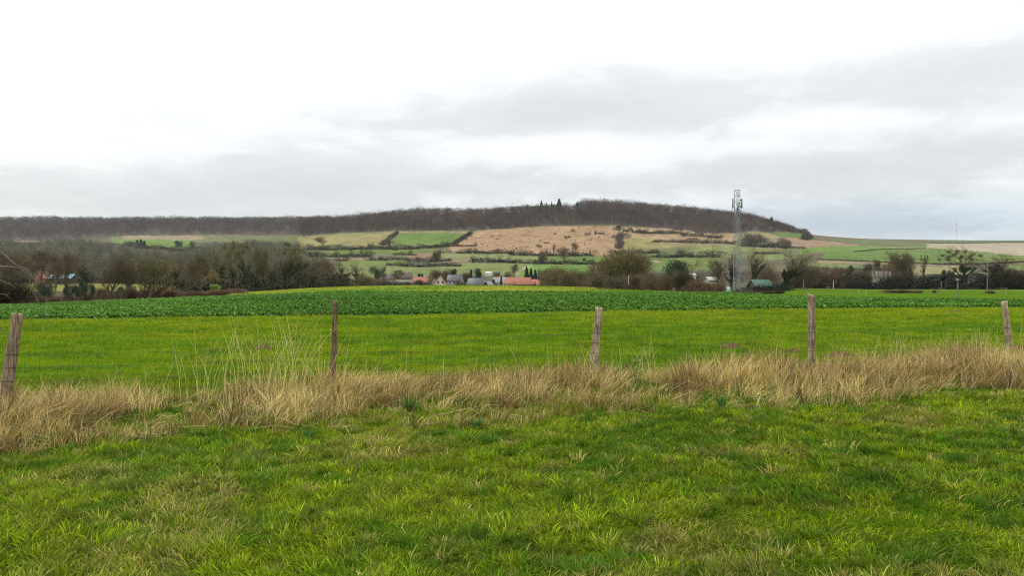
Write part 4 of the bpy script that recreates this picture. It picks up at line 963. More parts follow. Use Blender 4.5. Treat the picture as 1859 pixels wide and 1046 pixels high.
GB = (1.0, 0.90, 0.78); GG = (1.15, 1.15, 0.80); GR = (1.05, 0.76, 0.66); GK = (0.52, 0.48, 0.42); GP = (1.15, 1.02, 0.95)
LB = 'trees between the crop field and the valley'
TREES = [
 # left belt, front row
 ('bush', 8, 497, 92, 85, 'huge dark thicket at the far left edge of the crop', LB, GK),
 ('bush', 50, 531, 100, 60, 'low brown bramble bush right of the dark corner thicket', LB, GB),
 ('bare', 10, 447, 230, 90, 'wide brown bare tree rising behind the dark corner thicket', LB, GB),
 ('bare', 70, 452, 300, 62, 'bare tree standing over the small red roof', LB, GB),
 ('tall', 101, 458, 290, 36, 'thin bare tree at the left end of the blue-roofed shed', LB, GB),
 ('tall', 119, 455, 300, 34, 'thin bare tree in front of the middle of the blue roof', LB, GB),
 ('ivy', 156, 462, 280, 36, 'ivy-clad tree just right of the blue-roofed shed', LB, GB),
 ('bare', 199, 467, 128, 60, 'clear-stemmed bare tree by the crop edge right of the dark round shrubs', LB, GB),
 ('ivy', 234, 464, 250, 36, 'dark ivy-covered tree between two broad bare trees at the left', LB, GK),
 ('bare', 271, 462, 132, 72, 'broad bare tree by the crop edge, forked low, right of the dark ivied one', LB, GG),
 ('evergreen', 75, 513, 150, 30, 'rounded dark bush left of the pair of clipped shrubs', LB, (1.4, 1.2, 1.0)),
 ('evergreen', 120, 516, 140, 17, 'dark round evergreen shrub, left one of the pair', LB, (1, 1, 1)),
 ('evergreen', 136, 517, 138, 18, 'dark round evergreen shrub, right one of the pair', LB, (1, 1, 1)),
 ('evergreen', 150, 510, 141, 14, 'narrow taller evergreen shrub beside the round pair', LB, (1.1, 1.2, 1)),
 ('evergreen', 168, 514, 140, 15, 'small evergreen shrub with a brown top right of the narrow one', LB, (1.3, 1.2, 1)),
 ('bush', 184, 522, 136, 22, 'brown bush left of the clear-stemmed bare tree', LB, GB),
 ('evergreen', 220, 521, 140, 18, 'dark shrub right of the clear-stemmed bare tree', LB, (1.3, 1.1, 1)),
 ('bush', 236, 518, 138, 26, 'brown twiggy bush left of the low-forked bare tree', LB, GB),
 ('bush', 300, 520, 136, 34, 'brown bush between the low-forked tree and an ivied trunk', LB, GB),
 ('ivy', 326, 464, 190, 44, 'ivied tree with a dark lower trunk left of the mistletoe group', LB, GB),
 ('bare', 350, 468, 200, 50, 'bare brown tree right of the ivied dark trunk', LB, GB),
 ('bare', 368, 462, 150, 46, 'bare tree with a dark straight bole left of the yellow bush', LB, GB),
 ('willow', 384, 492, 190, 34, 'pale brown broom-shaped willow behind the yellow bush', LB, (1.5, 1.25, 0.85)),
 ('mistletoe', 406, 443, 215, 46, 'tall mistletoe tree at the left end of the ivied grove', LB, GG),
 ('ivy', 424, 470, 225, 26, 'slim ivied tree in the grove, left of the tallest one', LB, GG),
 ('mistletoe', 449, 434, 222, 50, 'tallest mistletoe tree in the middle of the ivied grove', LB, GG),
 ('ivy', 466, 462, 228, 30, 'ivied tree right of the tallest mistletoe tree', LB, GG),
 ('tall', 484, 446, 226, 44, 'bare olive tree in the grove with ivied neighbours', LB, GG),
 ('ivy', 500, 480, 228, 26, 'short ivied tree at the right end of the grove', LB, GB),
 ('mistletoe', 528, 431, 236, 66, 'broad pale mistletoe tree right of the ivied grove', LB, (1.25, 1.25, 0.9)),
 ('ivy', 516, 470, 238, 26, 'dark ivied tree under the broad pale mistletoe tree', LB, GK),
 ('bare', 552, 462, 244, 40, 'bare tree right of the broad pale mistletoe tree', LB, GB),
 ('bare', 573, 465, 250, 36, 'brown bare tree, third from the right end of the left belt', LB, GP),
 ('bare', 594, 466, 256, 38, 'brown bare tree, second from the right end of the left belt', LB, GP),
 ('ivy', 613, 470, 262, 28, 'ivied tree that ends the left belt at the pale strip', LB, GB),
 ('bush', 310, 526, 126, 40, 'purplish bramble mound left of the yellow bush', LB, GR),
 ('bush', 356, 528, 120, 50, 'reddish bramble mound below the yellow bush', LB, GR),
 ('bush', 402, 524, 118, 66, 'reddish bramble mound tapering towards the pale strip', LB, GR),
 ('evergreen', 394, 516, 130, 17, 'small yellow-green bush at the crop edge', LB, (6.5, 6.0, 2.2)),
 # trees round the village
 ('ivy', 647, 476, 400, 30, 'round ivy-covered tree left of the village', 'village trees', GB),
 ('evergreen', 684, 483, 470, 19, 'dark evergreen above the first village roofs', 'village trees', (1.2, 1.3, 1.1)),
 ('bush', 628, 500, 330, 26, 'brown bush at the left foot of the round ivied tree', 'village trees', GB),
 ('bush', 665, 497, 330, 30, 'brown bush at the right foot of the round ivied tree', 'village trees', GB),
 ('tall', 697, 482, 480, 12, 'slim bare tree beside the dark village evergreen', 'village trees', GP),
 ('bare', 722, 489, 470, 32, 'grey bare tree behind the long low green-roofed shed', 'village trees', GP),
 ('evergreen', 762, 496, 520, 8, 'small dark shrub above the orange roofed cottage, left', 'village trees', (1.3, 1.2, 1)),
 ('cypress', 767, 496, 520, 4, 'tiny dark conifer above the orange roofed cottage', 'village trees', (1, 1, 1)),
 ('bare', 782, 489, 500, 22, 'bare tree left of the cream gable', 'village trees', GR),
 ('bare', 795, 490, 500, 20, 'bare tree directly behind the cream gable', 'village trees', GR),
 ('bush', 811, 488, 490, 17, 'purplish brown tree between the cream gable and the slate roof', 'village trees', GR),
 ('evergreen', 825, 488, 500, 12, 'dark round evergreen above the slate roofed house', 'village trees', (1, 1, 1)),
 ('cypress', 855, 488, 500, 6, 'thin dark conifer left of the large evergreen', 'village trees', (1.3, 1.4, 1)),
 ('evergreen', 869, 487, 505, 19, 'large dark evergreen behind the slate roofs', 'village trees', (1, 1, 1)),
 ('bush', 848, 494, 500, 20, 'brown bush at the foot of the thin conifer', 'village trees', GB),
 ('cypress', 896.5, 507, 420, 7, 'short dark cypress left of the white house', 'village trees', (1.2, 1.2, 1)),
 ('cypress', 910, 500, 418, 4.5, 'narrow black cypress in front of the white house', 'village trees', (0.8, 0.8, 0.8)),
 ('bush', 923, 493, 520, 18, 'brown leafless tree behind the white house', 'village trees', GB),
 ('bush', 838, 508, 405, 18, 'brown garden bush between the two slate roofs', 'village trees', GB),
 ('bush', 735, 511, 380, 40, 'dark brown bramble bush before the right end of the long low shed', 'village trees', GK),
 ('bush', 703, 508, 382, 42, 'dark brown bramble bush before the left end of the long low shed', 'village trees', GK),
 ('bush', 683, 503, 384, 36, 'brown thicket left of the long low shed', 'village trees', GB),
 ('bush', 760, 508, 390, 26, 'dark bush hiding the foot of the orange roofed cottage', 'village trees', GK),
 ('bush', 775, 509, 390, 15, 'brown bush left of the cream gable', 'village trees', GB),
 ('spruce', 956, 484, 450, 12, 'tall dark spruce, left one above the orange barn', 'village trees', (1, 1, 1)),
 ('spruce', 964, 487, 452, 11, 'dark spruce, second from the left above the orange barn', 'village trees', (1, 1, 1)),
 ('spruce', 972, 489, 452, 11, 'dark spruce, third above the orange barn', 'village trees', (1, 1, 1)),
 ('spruce', 979, 489, 450, 10, 'dark spruce, rightmost above the orange barn', 'village trees', (1, 1, 1)),
 ('tall', 932, 478, 560, 14, 'thin bare tree on the pasture above the village', 'village trees', GP),
 # thicket right of the village
 ('willow', 1012, 484, 330, 50, 'olive brown willow right of the orange barn', 'thicket right of the village', GG),
 ('bush', 992, 500, 330, 24, 'brown bush at the right end of the orange barn', 'thicket right of the village', GB),
 ('willow', 1042, 488, 320, 40, 'grey willow left of the dark narrow tree', 'thicket right of the village', GB),
 ('bush', 1058, 492, 310, 34, 'dark brown bush before the dark narrow tree', 'thicket right of the village', GB),
 ('ivy', 1071, 477, 320, 16, 'dark narrow ivied tree left of the great willow', 'thicket right of the village', GK),
 ('willow', 1138, 453, 290, 98, 'great round olive willow, largest crown of the valley', 'thicket right of the village', (1.15, 1.1, 0.75)),
 ('bush', 1086, 494, 270, 40, 'brown shrub at the left foot of the great willow', 'thicket right of the village', GB),
 ('bush', 1118, 500, 250, 44, 'brown shrub below the middle of the great willow', 'thicket right of the village', GB),
 ('bush', 1154, 498, 235, 46, 'brown shrub at the right foot of the great willow', 'thicket right of the village', GB),
 ('bush', 1185, 496, 230, 44, 'wide brown bush left of the dark pine', 'thicket right of the village', GB),
 ('evergreen', 1229, 472, 225, 40, 'dark flat-topped pine rising from the thicket', 'thicket right of the village', (0.9, 0.9, 0.8)),
 ('bush', 1212, 492, 200, 46, 'brown bush under the dark pine, left side', 'thicket right of the village', GB),
 ('bush', 1242, 494, 195, 46, 'brown bush under the dark pine, right side', 'thicket right of the village', GK),
 ('ivyopen', 1260, 466, 235, 42, 'open bare tree with an ivied bole right of the dark pine', 'thicket right of the village', GB),
 ('bush', 1275, 508, 190, 46, 'brown bramble bush left of the telecom mast', 'thicket right of the village', GR),
 ('tall', 1305, 470, 330, 26, 'thin bare tree left of the telecom mast', 'thicket right of the village', GB),
 ('bush', 1303, 512, 225, 34, 'brown bramble bush beside the mast compound', 'thicket right of the village', GR),
 ('ivy', 1327, 460, 330, 26, 'dark ivied tree just left of the telecom mast', 'thicket right of the village', GK),
 ('ivy', 1363, 448, 300, 36, 'ivied tree just right of the telecom mast', 'trees of the right valley', GB),
 ('willow', 1393, 478, 330, 40, 'pale brown pollard clump between two ivied trees', 'trees of the right valley', GP),
 ('ivyopen', 1421, 444, 290, 62, 'big ivy-trunked tree with a wide bare crown', 'trees of the right valley', GB),
 ('bush', 1343, 527, 215, 30, 'low brown hedge clump at the foot of the mast', 'trees of the right valley', GR),
 ('bush', 1365, 528, 212, 22, 'low reddish bush right of the mast foot', 'trees of the right valley', GR),
 ('bush', 1396, 529, 205, 26, 'dark bramble clump at the crop edge, left half', 'trees of the right valley', GK),
 ('bush', 1415, 529, 203, 24, 'dark bramble clump at the crop edge, right half', 'trees of the right valley', GK),
 ('willow', 1450, 478, 330, 50, 'bare brown thicket tree right of the big ivy-trunked tree', 'trees of the right valley', GB),
 ('tall', 1476, 486, 340, 30, 'bare tree before the tan field right of the mast', 'trees of the right valley', GB),
 ('bush', 1490, 488, 345, 60, 'wide purplish thicket before the tan field', 'trees of the right valley', GR),
 ('bare', 1516, 484, 350, 36, 'bare tree near the utility pole with a stub top', 'trees of the right valley', GR),
 ('evergreen', 1541, 482, 360, 14, 'small dark evergreen right of the stub-topped pole', 'trees of the right valley', (1, 1, 1)),
 ('bush', 1530, 496, 345, 50, 'brown thicket under the small dark evergreen', 'trees of the right valley', GK),
 ('evergreen', 1572, 478, 350, 17, 'dark round evergreen left of the stone house', 'trees of the right valley', (1.1, 1, 1)),
 ('bush', 1563, 490, 345, 50, 'brown bush left of the stone house', 'trees of the right valley', GB),
 ('tall', 1626, 454, 350, 40, 'tall fine-twigged bare tree right of the stone house', 'trees of the right valley', GP),
 ('tall', 1606, 470, 360, 26, 'slim bare tree directly behind the stone house', 'trees of the right valley', GP),
 ('tall', 1640, 462, 352, 26, 'slim bare tree left of the narrow mistletoe tree', 'trees of the right valley', GP),
 ('mistletoe', 1654, 459, 335, 20, 'narrow dark tree with mistletoe at its tip', 'trees of the right valley', GB),
 ('mistletoe', 1678, 461, 345, 17, 'narrow mistletoe tree before the tan paddock', 'trees of the right valley', GB),
 ('bush', 1634, 492, 335, 46, 'dark thicket below the fine-twigged tree', 'trees of the right valley', GK),
 ('evergreen', 1713, 490, 335, 12, 'dark round shrub, left one of two above the black hedge', 'trees of the right valley', (1, 1, 1)),
 ('evergreen', 1722, 491, 335, 12, 'dark round shrub, right one of two above the black hedge', 'trees of the right valley', (1, 1, 1)),
 ('evergreen', 1686, 497, 335, 44, 'black-green hedge shrub between the mistletoe trees', 'trees of the right valley', (0.8, 0.8, 0.8)),
 ('evergreen', 1733, 499, 335, 50, 'black-green hedge shrub left of the great mistletoe tree', 'trees of the right valley', (0.8, 0.8, 0.8)),
 ('mistletoe', 1751, 446, 320, 64, 'great open mistletoe tree full of dark balls at the right', 'trees of the right valley', GB),
 ('evergreen', 1778, 496, 335, 50, 'dark hedge shrub right of the great mistletoe tree', 'trees of the right valley', (1.0, 0.9, 0.8)),
 ('ivy', 1806, 462, 325, 50, 'dense ivied tree behind the plain utility pole', 'trees of the right valley', GK),
 ('bush', 1836, 484, 325, 56, 'dark brown thicket tree at the right edge', 'trees of the right valley', GK),
 ('bare', 1880, 476, 330, 60, 'bare tree cut off by the right edge', 'trees of the right valley', GB),
 ('bush', 1614, 529, 230, 30, 'brown bramble clump on the pasture, left end', 'brambles on the right pasture', GB),
 ('bush', 1632, 528, 230, 36, 'dark bramble clump in the middle of the pasture', 'brambles on the right pasture', GK),
 ('bush', 1662, 530, 230, 26, 'pale brown bramble clump right of the dark one', 'brambles on the right pasture', GB),
 ('bush', 1696, 533, 230, 8, 'very small bush right of the pasture brambles', 'brambles on the right pasture', GB),
 ('bush', 1797, 529, 225, 20, 'lone flat bush on the pasture near the right edge', 'brambles on the right pasture', GB),
 # skyline and hillside
 ('spruce', 958, 371, 1620, 6, 'small conifer on the wooded skyline, leftmost', 'conifers on the skyline', (2.6, 2.3, 2.0)),
 ('spruce', 983, 364.5, 1640, 9, 'dark conifer on the skyline left of the tallest', 'conifers on the skyline', (2.2, 2.1, 1.9)),
 ('spruce', 992, 368.5, 1660, 6, 'small pointed conifer between two larger skyline ones', 'conifers on the skyline', (2.6, 2.3, 2.0)),
 ('spruce', 1001.5, 366, 1630, 6, 'thin conifer just left of the tallest skyline one', 'conifers on the skyline', (2.6, 2.3, 2.0)),
 ('spruce', 1015, 360.5, 1650, 14, 'tallest and widest conifer on the wooded skyline', 'conifers on the skyline', (1.9, 1.9, 1.7)),
 ('spruce', 1048, 366, 1640, 9, 'dark conifer in the notch of the wooded skyline', 'conifers on the skyline', (2.2, 2.1, 1.9)),
 ('spruce', 1401, 393, 1780, 9, 'lone conifer above the falling right end of the wood', 'conifers on the skyline', (2.2, 2.1, 1.9)),
 ('bare', 587, 430, hit(587, 447, 900), 22, 'lone bare tree on the olive field under the wood', 'hillside trees', GG),
 ('ivy', 707, 429, hit(707, 449, 900), 20, 'leaning grey tree clump between the olive and green fields', 'hillside trees', GG),
 ('bush', 792, 452, hit(792, 474, 700), 15, 'grey-green tree clump in the middle of the terrace hedges', 'hillside trees', GG),
 ('bush', 984, 458, hit(984, 479, 700), 16, 'purple-brown tree on the lower terrace hedge', 'hillside trees', GP),
 ('ivy', 1004, 442, hit(1004, 462, 800), 7, 'narrow ivied tree at the foot of the tan scrub', 'hillside trees', GK),
 ('bare', 1026, 446, hit(1026, 476, 700), 24, 'bare tree standing across the terrace hedge', 'hillside trees', GP),
 ('evergreen', 1060, 468, hit(1060, 477, 700), 8, 'dark round shrub on the lower terrace hedge', 'hillside trees', (1.3, 1.3, 1.1)),
 ('bare', 1045, 440, hit(1045, 461, 800), 14, 'pale bare tree in front of the tan scrub', 'hillside trees', GP),
 ('spruce', 1081, 418.5, hit(1081, 427, 900), 4, 'lone dark conifer on the tan scrub slope', 'hillside trees', (1, 1, 1)),
 ('evergreen', 235, 438, hit(235, 452, 900), 22, 'dark shrub clump left of the row of slim conifers', 'hillside trees', (1.4, 1.4, 1.2)),
 ('cypress', 249, 435, hit(249, 451, 900), 7, 'slim dark conifer, left one below the far green field', 'hillside trees', (1.3, 1.3, 1.2)),
 ('cypress', 256, 434, hit(256, 451, 900), 7, 'slim dark conifer, middle one below the far green field', 'hillside trees', (1.3, 1.3, 1.2)),
 ('cypress', 262, 436, hit(262, 451, 900), 6, 'slim dark conifer, right one below the far green field', 'hillside trees', (1.3, 1.3, 1.2)),
 ('evergreen', 322, 437, hit(322, 455, 900), 13, 'tall dark evergreen on the hedge right of the far green field', 'hillside trees', (1.1, 1.2, 1.1)),
 ('evergreen', 348, 438, hit(348, 455, 900), 16, 'greyish evergreen at the right end of that hedge', 'hillside trees', (1.8, 2.0, 1.6)),
 ('bush', 1425, 431, hit(1427, 452, 900), 24, 'bare clump at the foot of the brown arable field', 'hillside trees', GP),
]
for t in TREES: tree(*t)

# ------------------------------------------------------------------ hedgerows and scrub on the slope
def hedge(pts, hpx, label, tint, spikes=0, ymin=450, name='hedgerow', group='hedgerows on the hillside', leafc=None, dens=1.0, gap=0.0):
    """a continuous hedge along ground points given by where they show on the slope"""
    W = []
    for px, py in pts:
        Y = -py if py < 0 else hit(px, py, ymin); W.append((X_of(px, Y), Y))
    W = np.array(W); seg = np.linalg.norm(np.diff(W, axis=0), axis=1); tot = seg.sum(); cum = np.concatenate([[0], np.cumsum(seg)])
    hm = 1.2 * hpx / F * W[:, 1].mean()
    r = np.random.default_rng(abs(hash((round(pts[0][0]), round(pts[0][1])))) % 99991)
    nb_ = max(3, int(tot / (hm * 0.55)))
    mb = MB(); base = np.array([W[0][0], W[0][1], Hs(*W[0])])
    for s in np.linspace(0, tot, nb_):
        if r.random() < gap: continue
        x = np.interp(s, cum, W[:, 0]) + r.normal(0, hm * .12); y = np.interp(s, cum, W[:, 1]) + r.normal(0, hm * .45)
        hh = hm * (0.35 + 0.95 * r.random() ** 1.3); ww = hm * r.uniform(0.55, 1.25)
        m = int(190 * dens); u = r.normal(0, 1, (m, 3)); u /= np.linalg.norm(u, axis=1)[:, None]
        P = np.array([x, y, Hs(x, y) + hh * 0.42]) + u * np.array([ww, ww, hh * 0.55]) * (r.random((m, 1)) ** 0.35)
        c = L3(tint) * r.uniform(0.75, 1.25) * r.uniform(0.5, 1.5, (m, 1))
        leaves(mb, P - base, r.uniform(0.10, 0.24, m) * hm, c, r)
        if r.random() < spikes:
            q = np.array([x, y, Hs(x, y)]) - base
            k = 26; d = r.normal(0, 0.28, (k, 3)) + [0, 0, 1]; d /= np.linalg.norm(d, axis=1)[:, None]
            slivers(mb, q + r.normal(0, .3, (k, 3)), d, hm * r.uniform(1.2, 2.3, k), 0.28, L3(tint) * r.uniform(.8, 1.4, (k, 1)), r)
    o = link(name, mb.mesh(name, M_WOODS), loc=base); tag(o, label, 'hedge', group)
    return o
HD = (0.042, 0.038, 0.023); HG = (0.055, 0.058, 0.030); HR = (0.075, 0.046, 0.034); HK = (0.020, 0.024, 0.015); HP = (0.080, 0.060, 0.048)
HEDGES = [
 ([(556, 453), (620, 454), (732, 454)], 8, 'long hedge under the olive field left of the green field', HG, .15),
 ([(736, 453), (780, 451), (826, 446)], 8, 'dark hedge along the bottom of the upper green field', HD, .05),
 ([(827, 443), (840, 434), (855, 423)], 5, 'slanting hedge between the upper green field and the tan scrub', HD, 0),
 ([(693, 446), (706, 436), (721, 424)], 5, 'slanting hedge between the olive field and the upper green field', HG, .1),
 ([(560, 468), (600, 467), (672, 467)], 9, 'hedge with thin tall stems on the left terrace', HG, .5),
 ([(668, 472), (700, 472), (732, 471)], 8, 'purplish hedge mound on the left terrace', HP, 0),
 ([(720, 464), (752, 464)], 7, 'short green-grey hedge above the purplish mound', HG, 0),
 ([(738, 475), (775, 475), (817, 474)], 7, 'dark hedge below the grey-green tree clump', HD, .05),
 ([(704, 483), (728, 483)], 8, 'short dark hedge on the lowest left terrace', HR, 0),
 ([(729, 484), (780, 485), (832, 484)], 7, 'dark hedge along the top of the village pasture', HD, 0),
 ([(612, 474), (634, 474)], 7, 'short brown hedge at the left end of the terraces', HR, 0),
 ([(798, 459), (812, 458)], 7, 'short hedge at the lower left corner of the tan scrub', HD, 0),
 ([(834, 460), (880, 461), (922, 461)], 8, 'black-green hedge under the left half of the tan scrub', HK, .05),
 ([(858, 477), (890, 477), (934, 477)], 9, 'dark uneven hedge right of the middle olive terrace', HK, .1),
 ([(820, 448), (845, 448), (865, 448)], 5, 'low reddish bramble bank on the tan scrub', HR, 0),
 ([(928, 464), (1000, 465), (1078, 465)], 8, 'long spiky hedge along the foot of the tan scrub', HK, .3),
 ([(928, 478), (962, 478)], 7, 'short black-green hedge above the orange barn', HK, 0),
 ([(966, 479), (1020, 480), (1092, 480)], 8, 'dark hedge above the bright green field', HK, .05),
 ([(1108, 461), (1150, 461), (1194, 460)], 7, 'dark hedge below the olive paddock right of the scrub', HK, .05),
 ([(1190, 468), (1215, 468), (1242, 467)], 9, 'dark hedge with upright stems left of the mast', HK, .3),
 ([(1122, 452), (1127, 444), (1124, 433), (1128, 428)], 6, 'purplish hedge climbing the right border of the tan scrub', HP, 0),
 ([(1120, 434), (1140, 433)], 9, 'purplish bush clump at the top right of the tan scrub', HP, 0),
 ([(1118, 419), (1150, 421), (1170, 424)], 8, 'black gorse bank under the wood right of the scrub', HK, 0),
 ([(1165, 424), (1200, 424), (1235, 424)], 7, 'grey scrub bank along the foot of the wood', HG, 0),
 ([(1186, 440), (1210, 440), (1237, 440)], 5, 'low purplish bramble row in the tan paddock', HP, 0),
 ([(1240, 429), (1275, 431), (1310, 433)], 8, 'gorse bank below the wood left of the mast', HG, 0),
 ([(1236, 441), (1290, 442), (1334, 443)], 7, 'long brown hedge left of the mast, upper terrace', HD, 0),
 ([(1243, 467), (1275, 468), (1304, 468)], 11, 'tall-stemmed hedge left of the mast, lower terrace', HD, .5),
 ([(1345, 448), (1380, 450), (1424, 449)], 9, 'dark hedge right of the mast below the pale field', HD, 0),
 ([(1358, 444), (1380, 438)], 14, 'grey scrub at the corner of the wood right of the mast', HP, 0),
 ([(1422, 451), (1462, 451)], 3, 'thin dark hedge along the foot of the brown arable field', HD, 0),
 ([(1370, 462), (1414, 462)], 4, 'low brown hedge above the yellow-green strip', HP, 0),
 ([(1462, 436), (1468, 432)], 8, 'hedge stub at the right end of the wood', HD, 0),
 ([(1486, 473), (1550, 476), (1640, 479)], 3, 'thin brown hedge under the right green field', HR, 0),
 ([(1640, 479), (1720, 482), (1800, 479), (1870, 477)], 3, 'thin brown hedge running to the right edge', HR, 0),
 ([(1550, 457), (1600, 454), (1680, 452)], 1.6, 'very thin brown hedge between two green fields at the right', HR, 0),
 ([(1690, 441.5), (1780, 441.5), (1870, 441)], 1.6, 'thin dark hedge above the pale chalky field', HR, 0),
 ([(1440, 489), (1500, 491), (1560, 491)], 6, 'purplish hedge below the tan strip', HP, .2),
 ([(260, 452), (285, 452), (300, 453)], 6, 'dark hedge below the far green field', HD, 0),
 ([(308, 456), (340, 456), (358, 455)], 8, 'dark hedge right of the far green field', HD, 0),
 ([(560, 455), (590, 455), (612, 455)], 4, 'low dark hedge at the left end of the olive field', HK, 0),
]
for p, h, lab, tn, sp in HEDGES: hedge(p, h, lab, tn, sp)
# the low clipped hedges across the right valley floor
hedge([(1432, 519), (1500, 520.5), (1560, 521), (1700, 522), (1870, 522.5)], 4, 'long low black hedge across the right valley floor', HK, 0, ymin=300, group='valley floor hedges', dens=1.6)
hedge([(1345, -272), (1390, -275), (1432, -278)], 12, 'low dark hedge before the green hangar', HK, 0, group='valley floor hedges', dens=1.5)
hedge([(1440, -330), (1520, -332), (1600, -330), (1660, -330)], 17, 'broad brown thicket behind the right pasture', HD, .25, group='valley floor hedges', dens=1.5)
hedge([(1560, -322), (1628, -322)], 20, 'dark thicket before the stone house', HK, .1, group='valley floor hedges', dens=1.6)
hedge([(1664, -326), (1760, -322), (1890, -322)], 23, 'tall black-green hedge at the far right', HK, .08, group='valley floor hedges', dens=1.6)
hedge([(325, -175), (400, -190), (480, -215), (560, -235), (625, -250)], 26, 'dark brown undergrowth filling the foot of the ivied grove', HD, .3, group='valley floor hedges', dens=1.6)
hedge([(-40, -400), (50, -402), (95, -402), (180, -400), (330, -380)], 14, 'dark brown thicket behind the yellow-green paddock', HD, .3, group='valley floor hedges', dens=1.5)
hedge([(20, 551), (90, 548), (200, 545), (300, 541)], 11, 'reddish bramble hedge along the left edge of the crop', HR, .15, ymin=105, group='valley floor hedges', dens=1.4)
hedge([(1085, 527), (1150, 529), (1240, 533)], 5, 'low brown bramble bank at the right end of the pale strip', HR, .1, ymin=130, group='valley floor hedges')
hedge([(1240, 534), (1300, 535.5), (1345, 536)], 4, 'low brown bank under the telecom mast', HR, .1, ymin=150, group='valley floor hedges')
hedge([(440, 530), (520, 526), (610, 521)], 7, 'brown undergrowth at the foot of the ivied grove', HD, .1, ymin=200, group='valley floor hedges')

# scattered scrub on the tan slope: small bushes that share their meshes
def scrub_bushes():
    mes = []
    for s in range(3):
        r = np.random.default_rng(500 + s); mb = MB(); m = 150; u = r.normal(0, 1, (m, 3)); u /= np.linalg.norm(u, axis=1)[:, None]
        P = np.array([0, 0, 0.42]) + u * np.array([.5, .5, .5]) * (r.random((m, 1)) ** .4); P[:, 2] = np.abs(P[:, 2])
        leaves(mb, P, r.uniform(0.14, 0.26, m), L3(((0.13, 0.085, 0.055), (0.09, 0.07, 0.04), (0.11, 0.075, 0.06))[s]) * r.uniform(.5, 1.5, (m, 1)), r)
        mes.append(mb.mesh('scrub_bush', M_WOODS))
    named = [(1067, 428, 14, 6, 'wide purplish bush in the middle of the tan scrub'), (1090, 425, 18, 4, 'long low purplish bush right of the lone conifer'), (1030, 433, 16, 5, 'pale brown bush patch left of centre on the tan scrub'),
             (1040, 422, 10, 6, 'purplish bush high on the tan scrub'), (978, 450, 14, 7, 'grey bush low on the left of the tan scrub'), (992, 443, 14, 3.5, 'flat brown bush above the grey one'), (1257, 436, 22, 6, 'dark dome bush on the tan paddock left of the mast'),
             (1008, 427, 6, 4, 'small dark bush high on the left of the tan scrub')]
    for i, (px, py, w, h, lab) in enumerate(named):
        Y = hit(px, py, 800); o = link('scrub_bush', mes[i % 3], loc=(X_of(px, Y), Y, Hs(X_of(px, Y), Y) - .2)); o.scale = (w / F * Y, w / F * Y * .7, h / F * Y); tag(o, lab, 'bush', 'bushes on the tan scrub slope')
    r = np.random.default_rng(77); k = 0
    poly = [(858, 422), (985, 413), (1114, 412), (1126, 440), (1125, 450), (1079, 460), (930, 456), (815, 451)]
    while k < 85:
        px, py = r.uniform(815, 1130), r.uniform(412, 460)
        if not in_poly(np.array([px]), np.array([py]), poly)[0]: continue
        Y = hit(px, py, 800); s = r.uniform(1.6, 3.4) / F * Y
        o = link('scrub_bush', mes[k % 3], loc=(X_of(px, Y), Y, Hs(X_of(px, Y), Y) - .2)); o.scale = (s * r.uniform(.8, 1.5), s, s * r.uniform(.7, 1.3)); o.rotation_euler = (0, 0, r.uniform(0, 6))
        tag(o, 'tiny brown bush dotted over the tan scrub slope', 'bush', 'tiny bushes dotted over the tan slope'); k += 1
scrub_bushes()

# ------------------------------------------------------------------ woods that read as one mass
def wood(name, X, Y, hh, ww, n_tw, tint, label, tw=0.26, seed=1, trunkc=(0.30, 0.26, 0.22), front=None):
    r = np.random.default_rng(seed); n = len(X)
    Z = H(X, Y); mb = MB()
    # trunk: a tapering three-sided stem, crown: sheaf of up-pointing twigs in an egg-shaped volume
    ringb = np.arange(3) * 2 * pi / 3
    B = np.stack([X, Y, Z - 0.5], -1)[:, None, :] + np.stack([np.cos(ringb), np.sin(ringb), 0 * ringb], -1)[None] * 0.24
    Tp = np.stack([X + r.normal(0, .5, n), Y, Z + hh * 0.8], -1)[:, None, :] + np.stack([np.cos(ringb), np.sin(ringb), 0 * ringb], -1)[None] * 0.08
    V = np.concatenate([B, Tp], 1).reshape(-1, 3); b = (np.arange(n) * 6)[:, None]
    Q = np.concatenate([b + np.array([[i, (i + 1) % 3, 3 + (i + 1) % 3, 3 + i]]) for i in range(3)])
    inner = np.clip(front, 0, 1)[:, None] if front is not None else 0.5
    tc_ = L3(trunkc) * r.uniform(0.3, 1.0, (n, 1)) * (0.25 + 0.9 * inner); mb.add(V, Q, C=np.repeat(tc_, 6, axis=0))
    k = np.repeat(np.arange(n), n_tw); m = len(k)
    u = r.normal(0, 1, (m, 3)); u /= np.linalg.norm(u, axis=1)[:, None]; q = r.random((m, 1)) ** 0.28
    P = np.stack([X[k], Y[k], Z[k] + hh[k] * 0.52], -1) + u * q * np.stack([ww[k] * .5, ww[k] * .5, hh[k] * .44], -1)
    D = u * 1.0 + r.normal(0, .45, (m, 3)) + [0, 0, 0.2]; D /= np.linalg.norm(D, axis=1)[:, None]
    tv = np.where(r.random(n) < .35, r.uniform(0.38, 0.7, n), r.uniform(0.8, 1.7, n)) * (0.7 + 0.6 * fbm(X * 0.02, Y * 0.02, 2)); hue = r.normal(0, 0.10, (n, 3))
    c = L3(tint) * tv[k, None] * (1 + hue[k]) * r.uniform(0.6, 1.4, (m, 1))
    slivers(mb, P, D, hh[k] * r.uniform(0.08, 0.17, m), tw * r.uniform(.6, 1.4, m), c, r)
    g = link(name, mb.mesh(name, M_WOODS)); tag(g, label, 'wood', kind='stuff')
    return g
def spots(pxs, y0f, depth, n, seed, pw=1.0):
    r = np.random.default_rng(seed)
    px = r.uniform(pxs[0], pxs[1], n); y0 = y0f(px); Y = y0 + depth(px) * r.random(n) ** pw
    return X_of(px, Y), Y, px
edgeB = lambda p: np.interp(p, _bx, _bY)
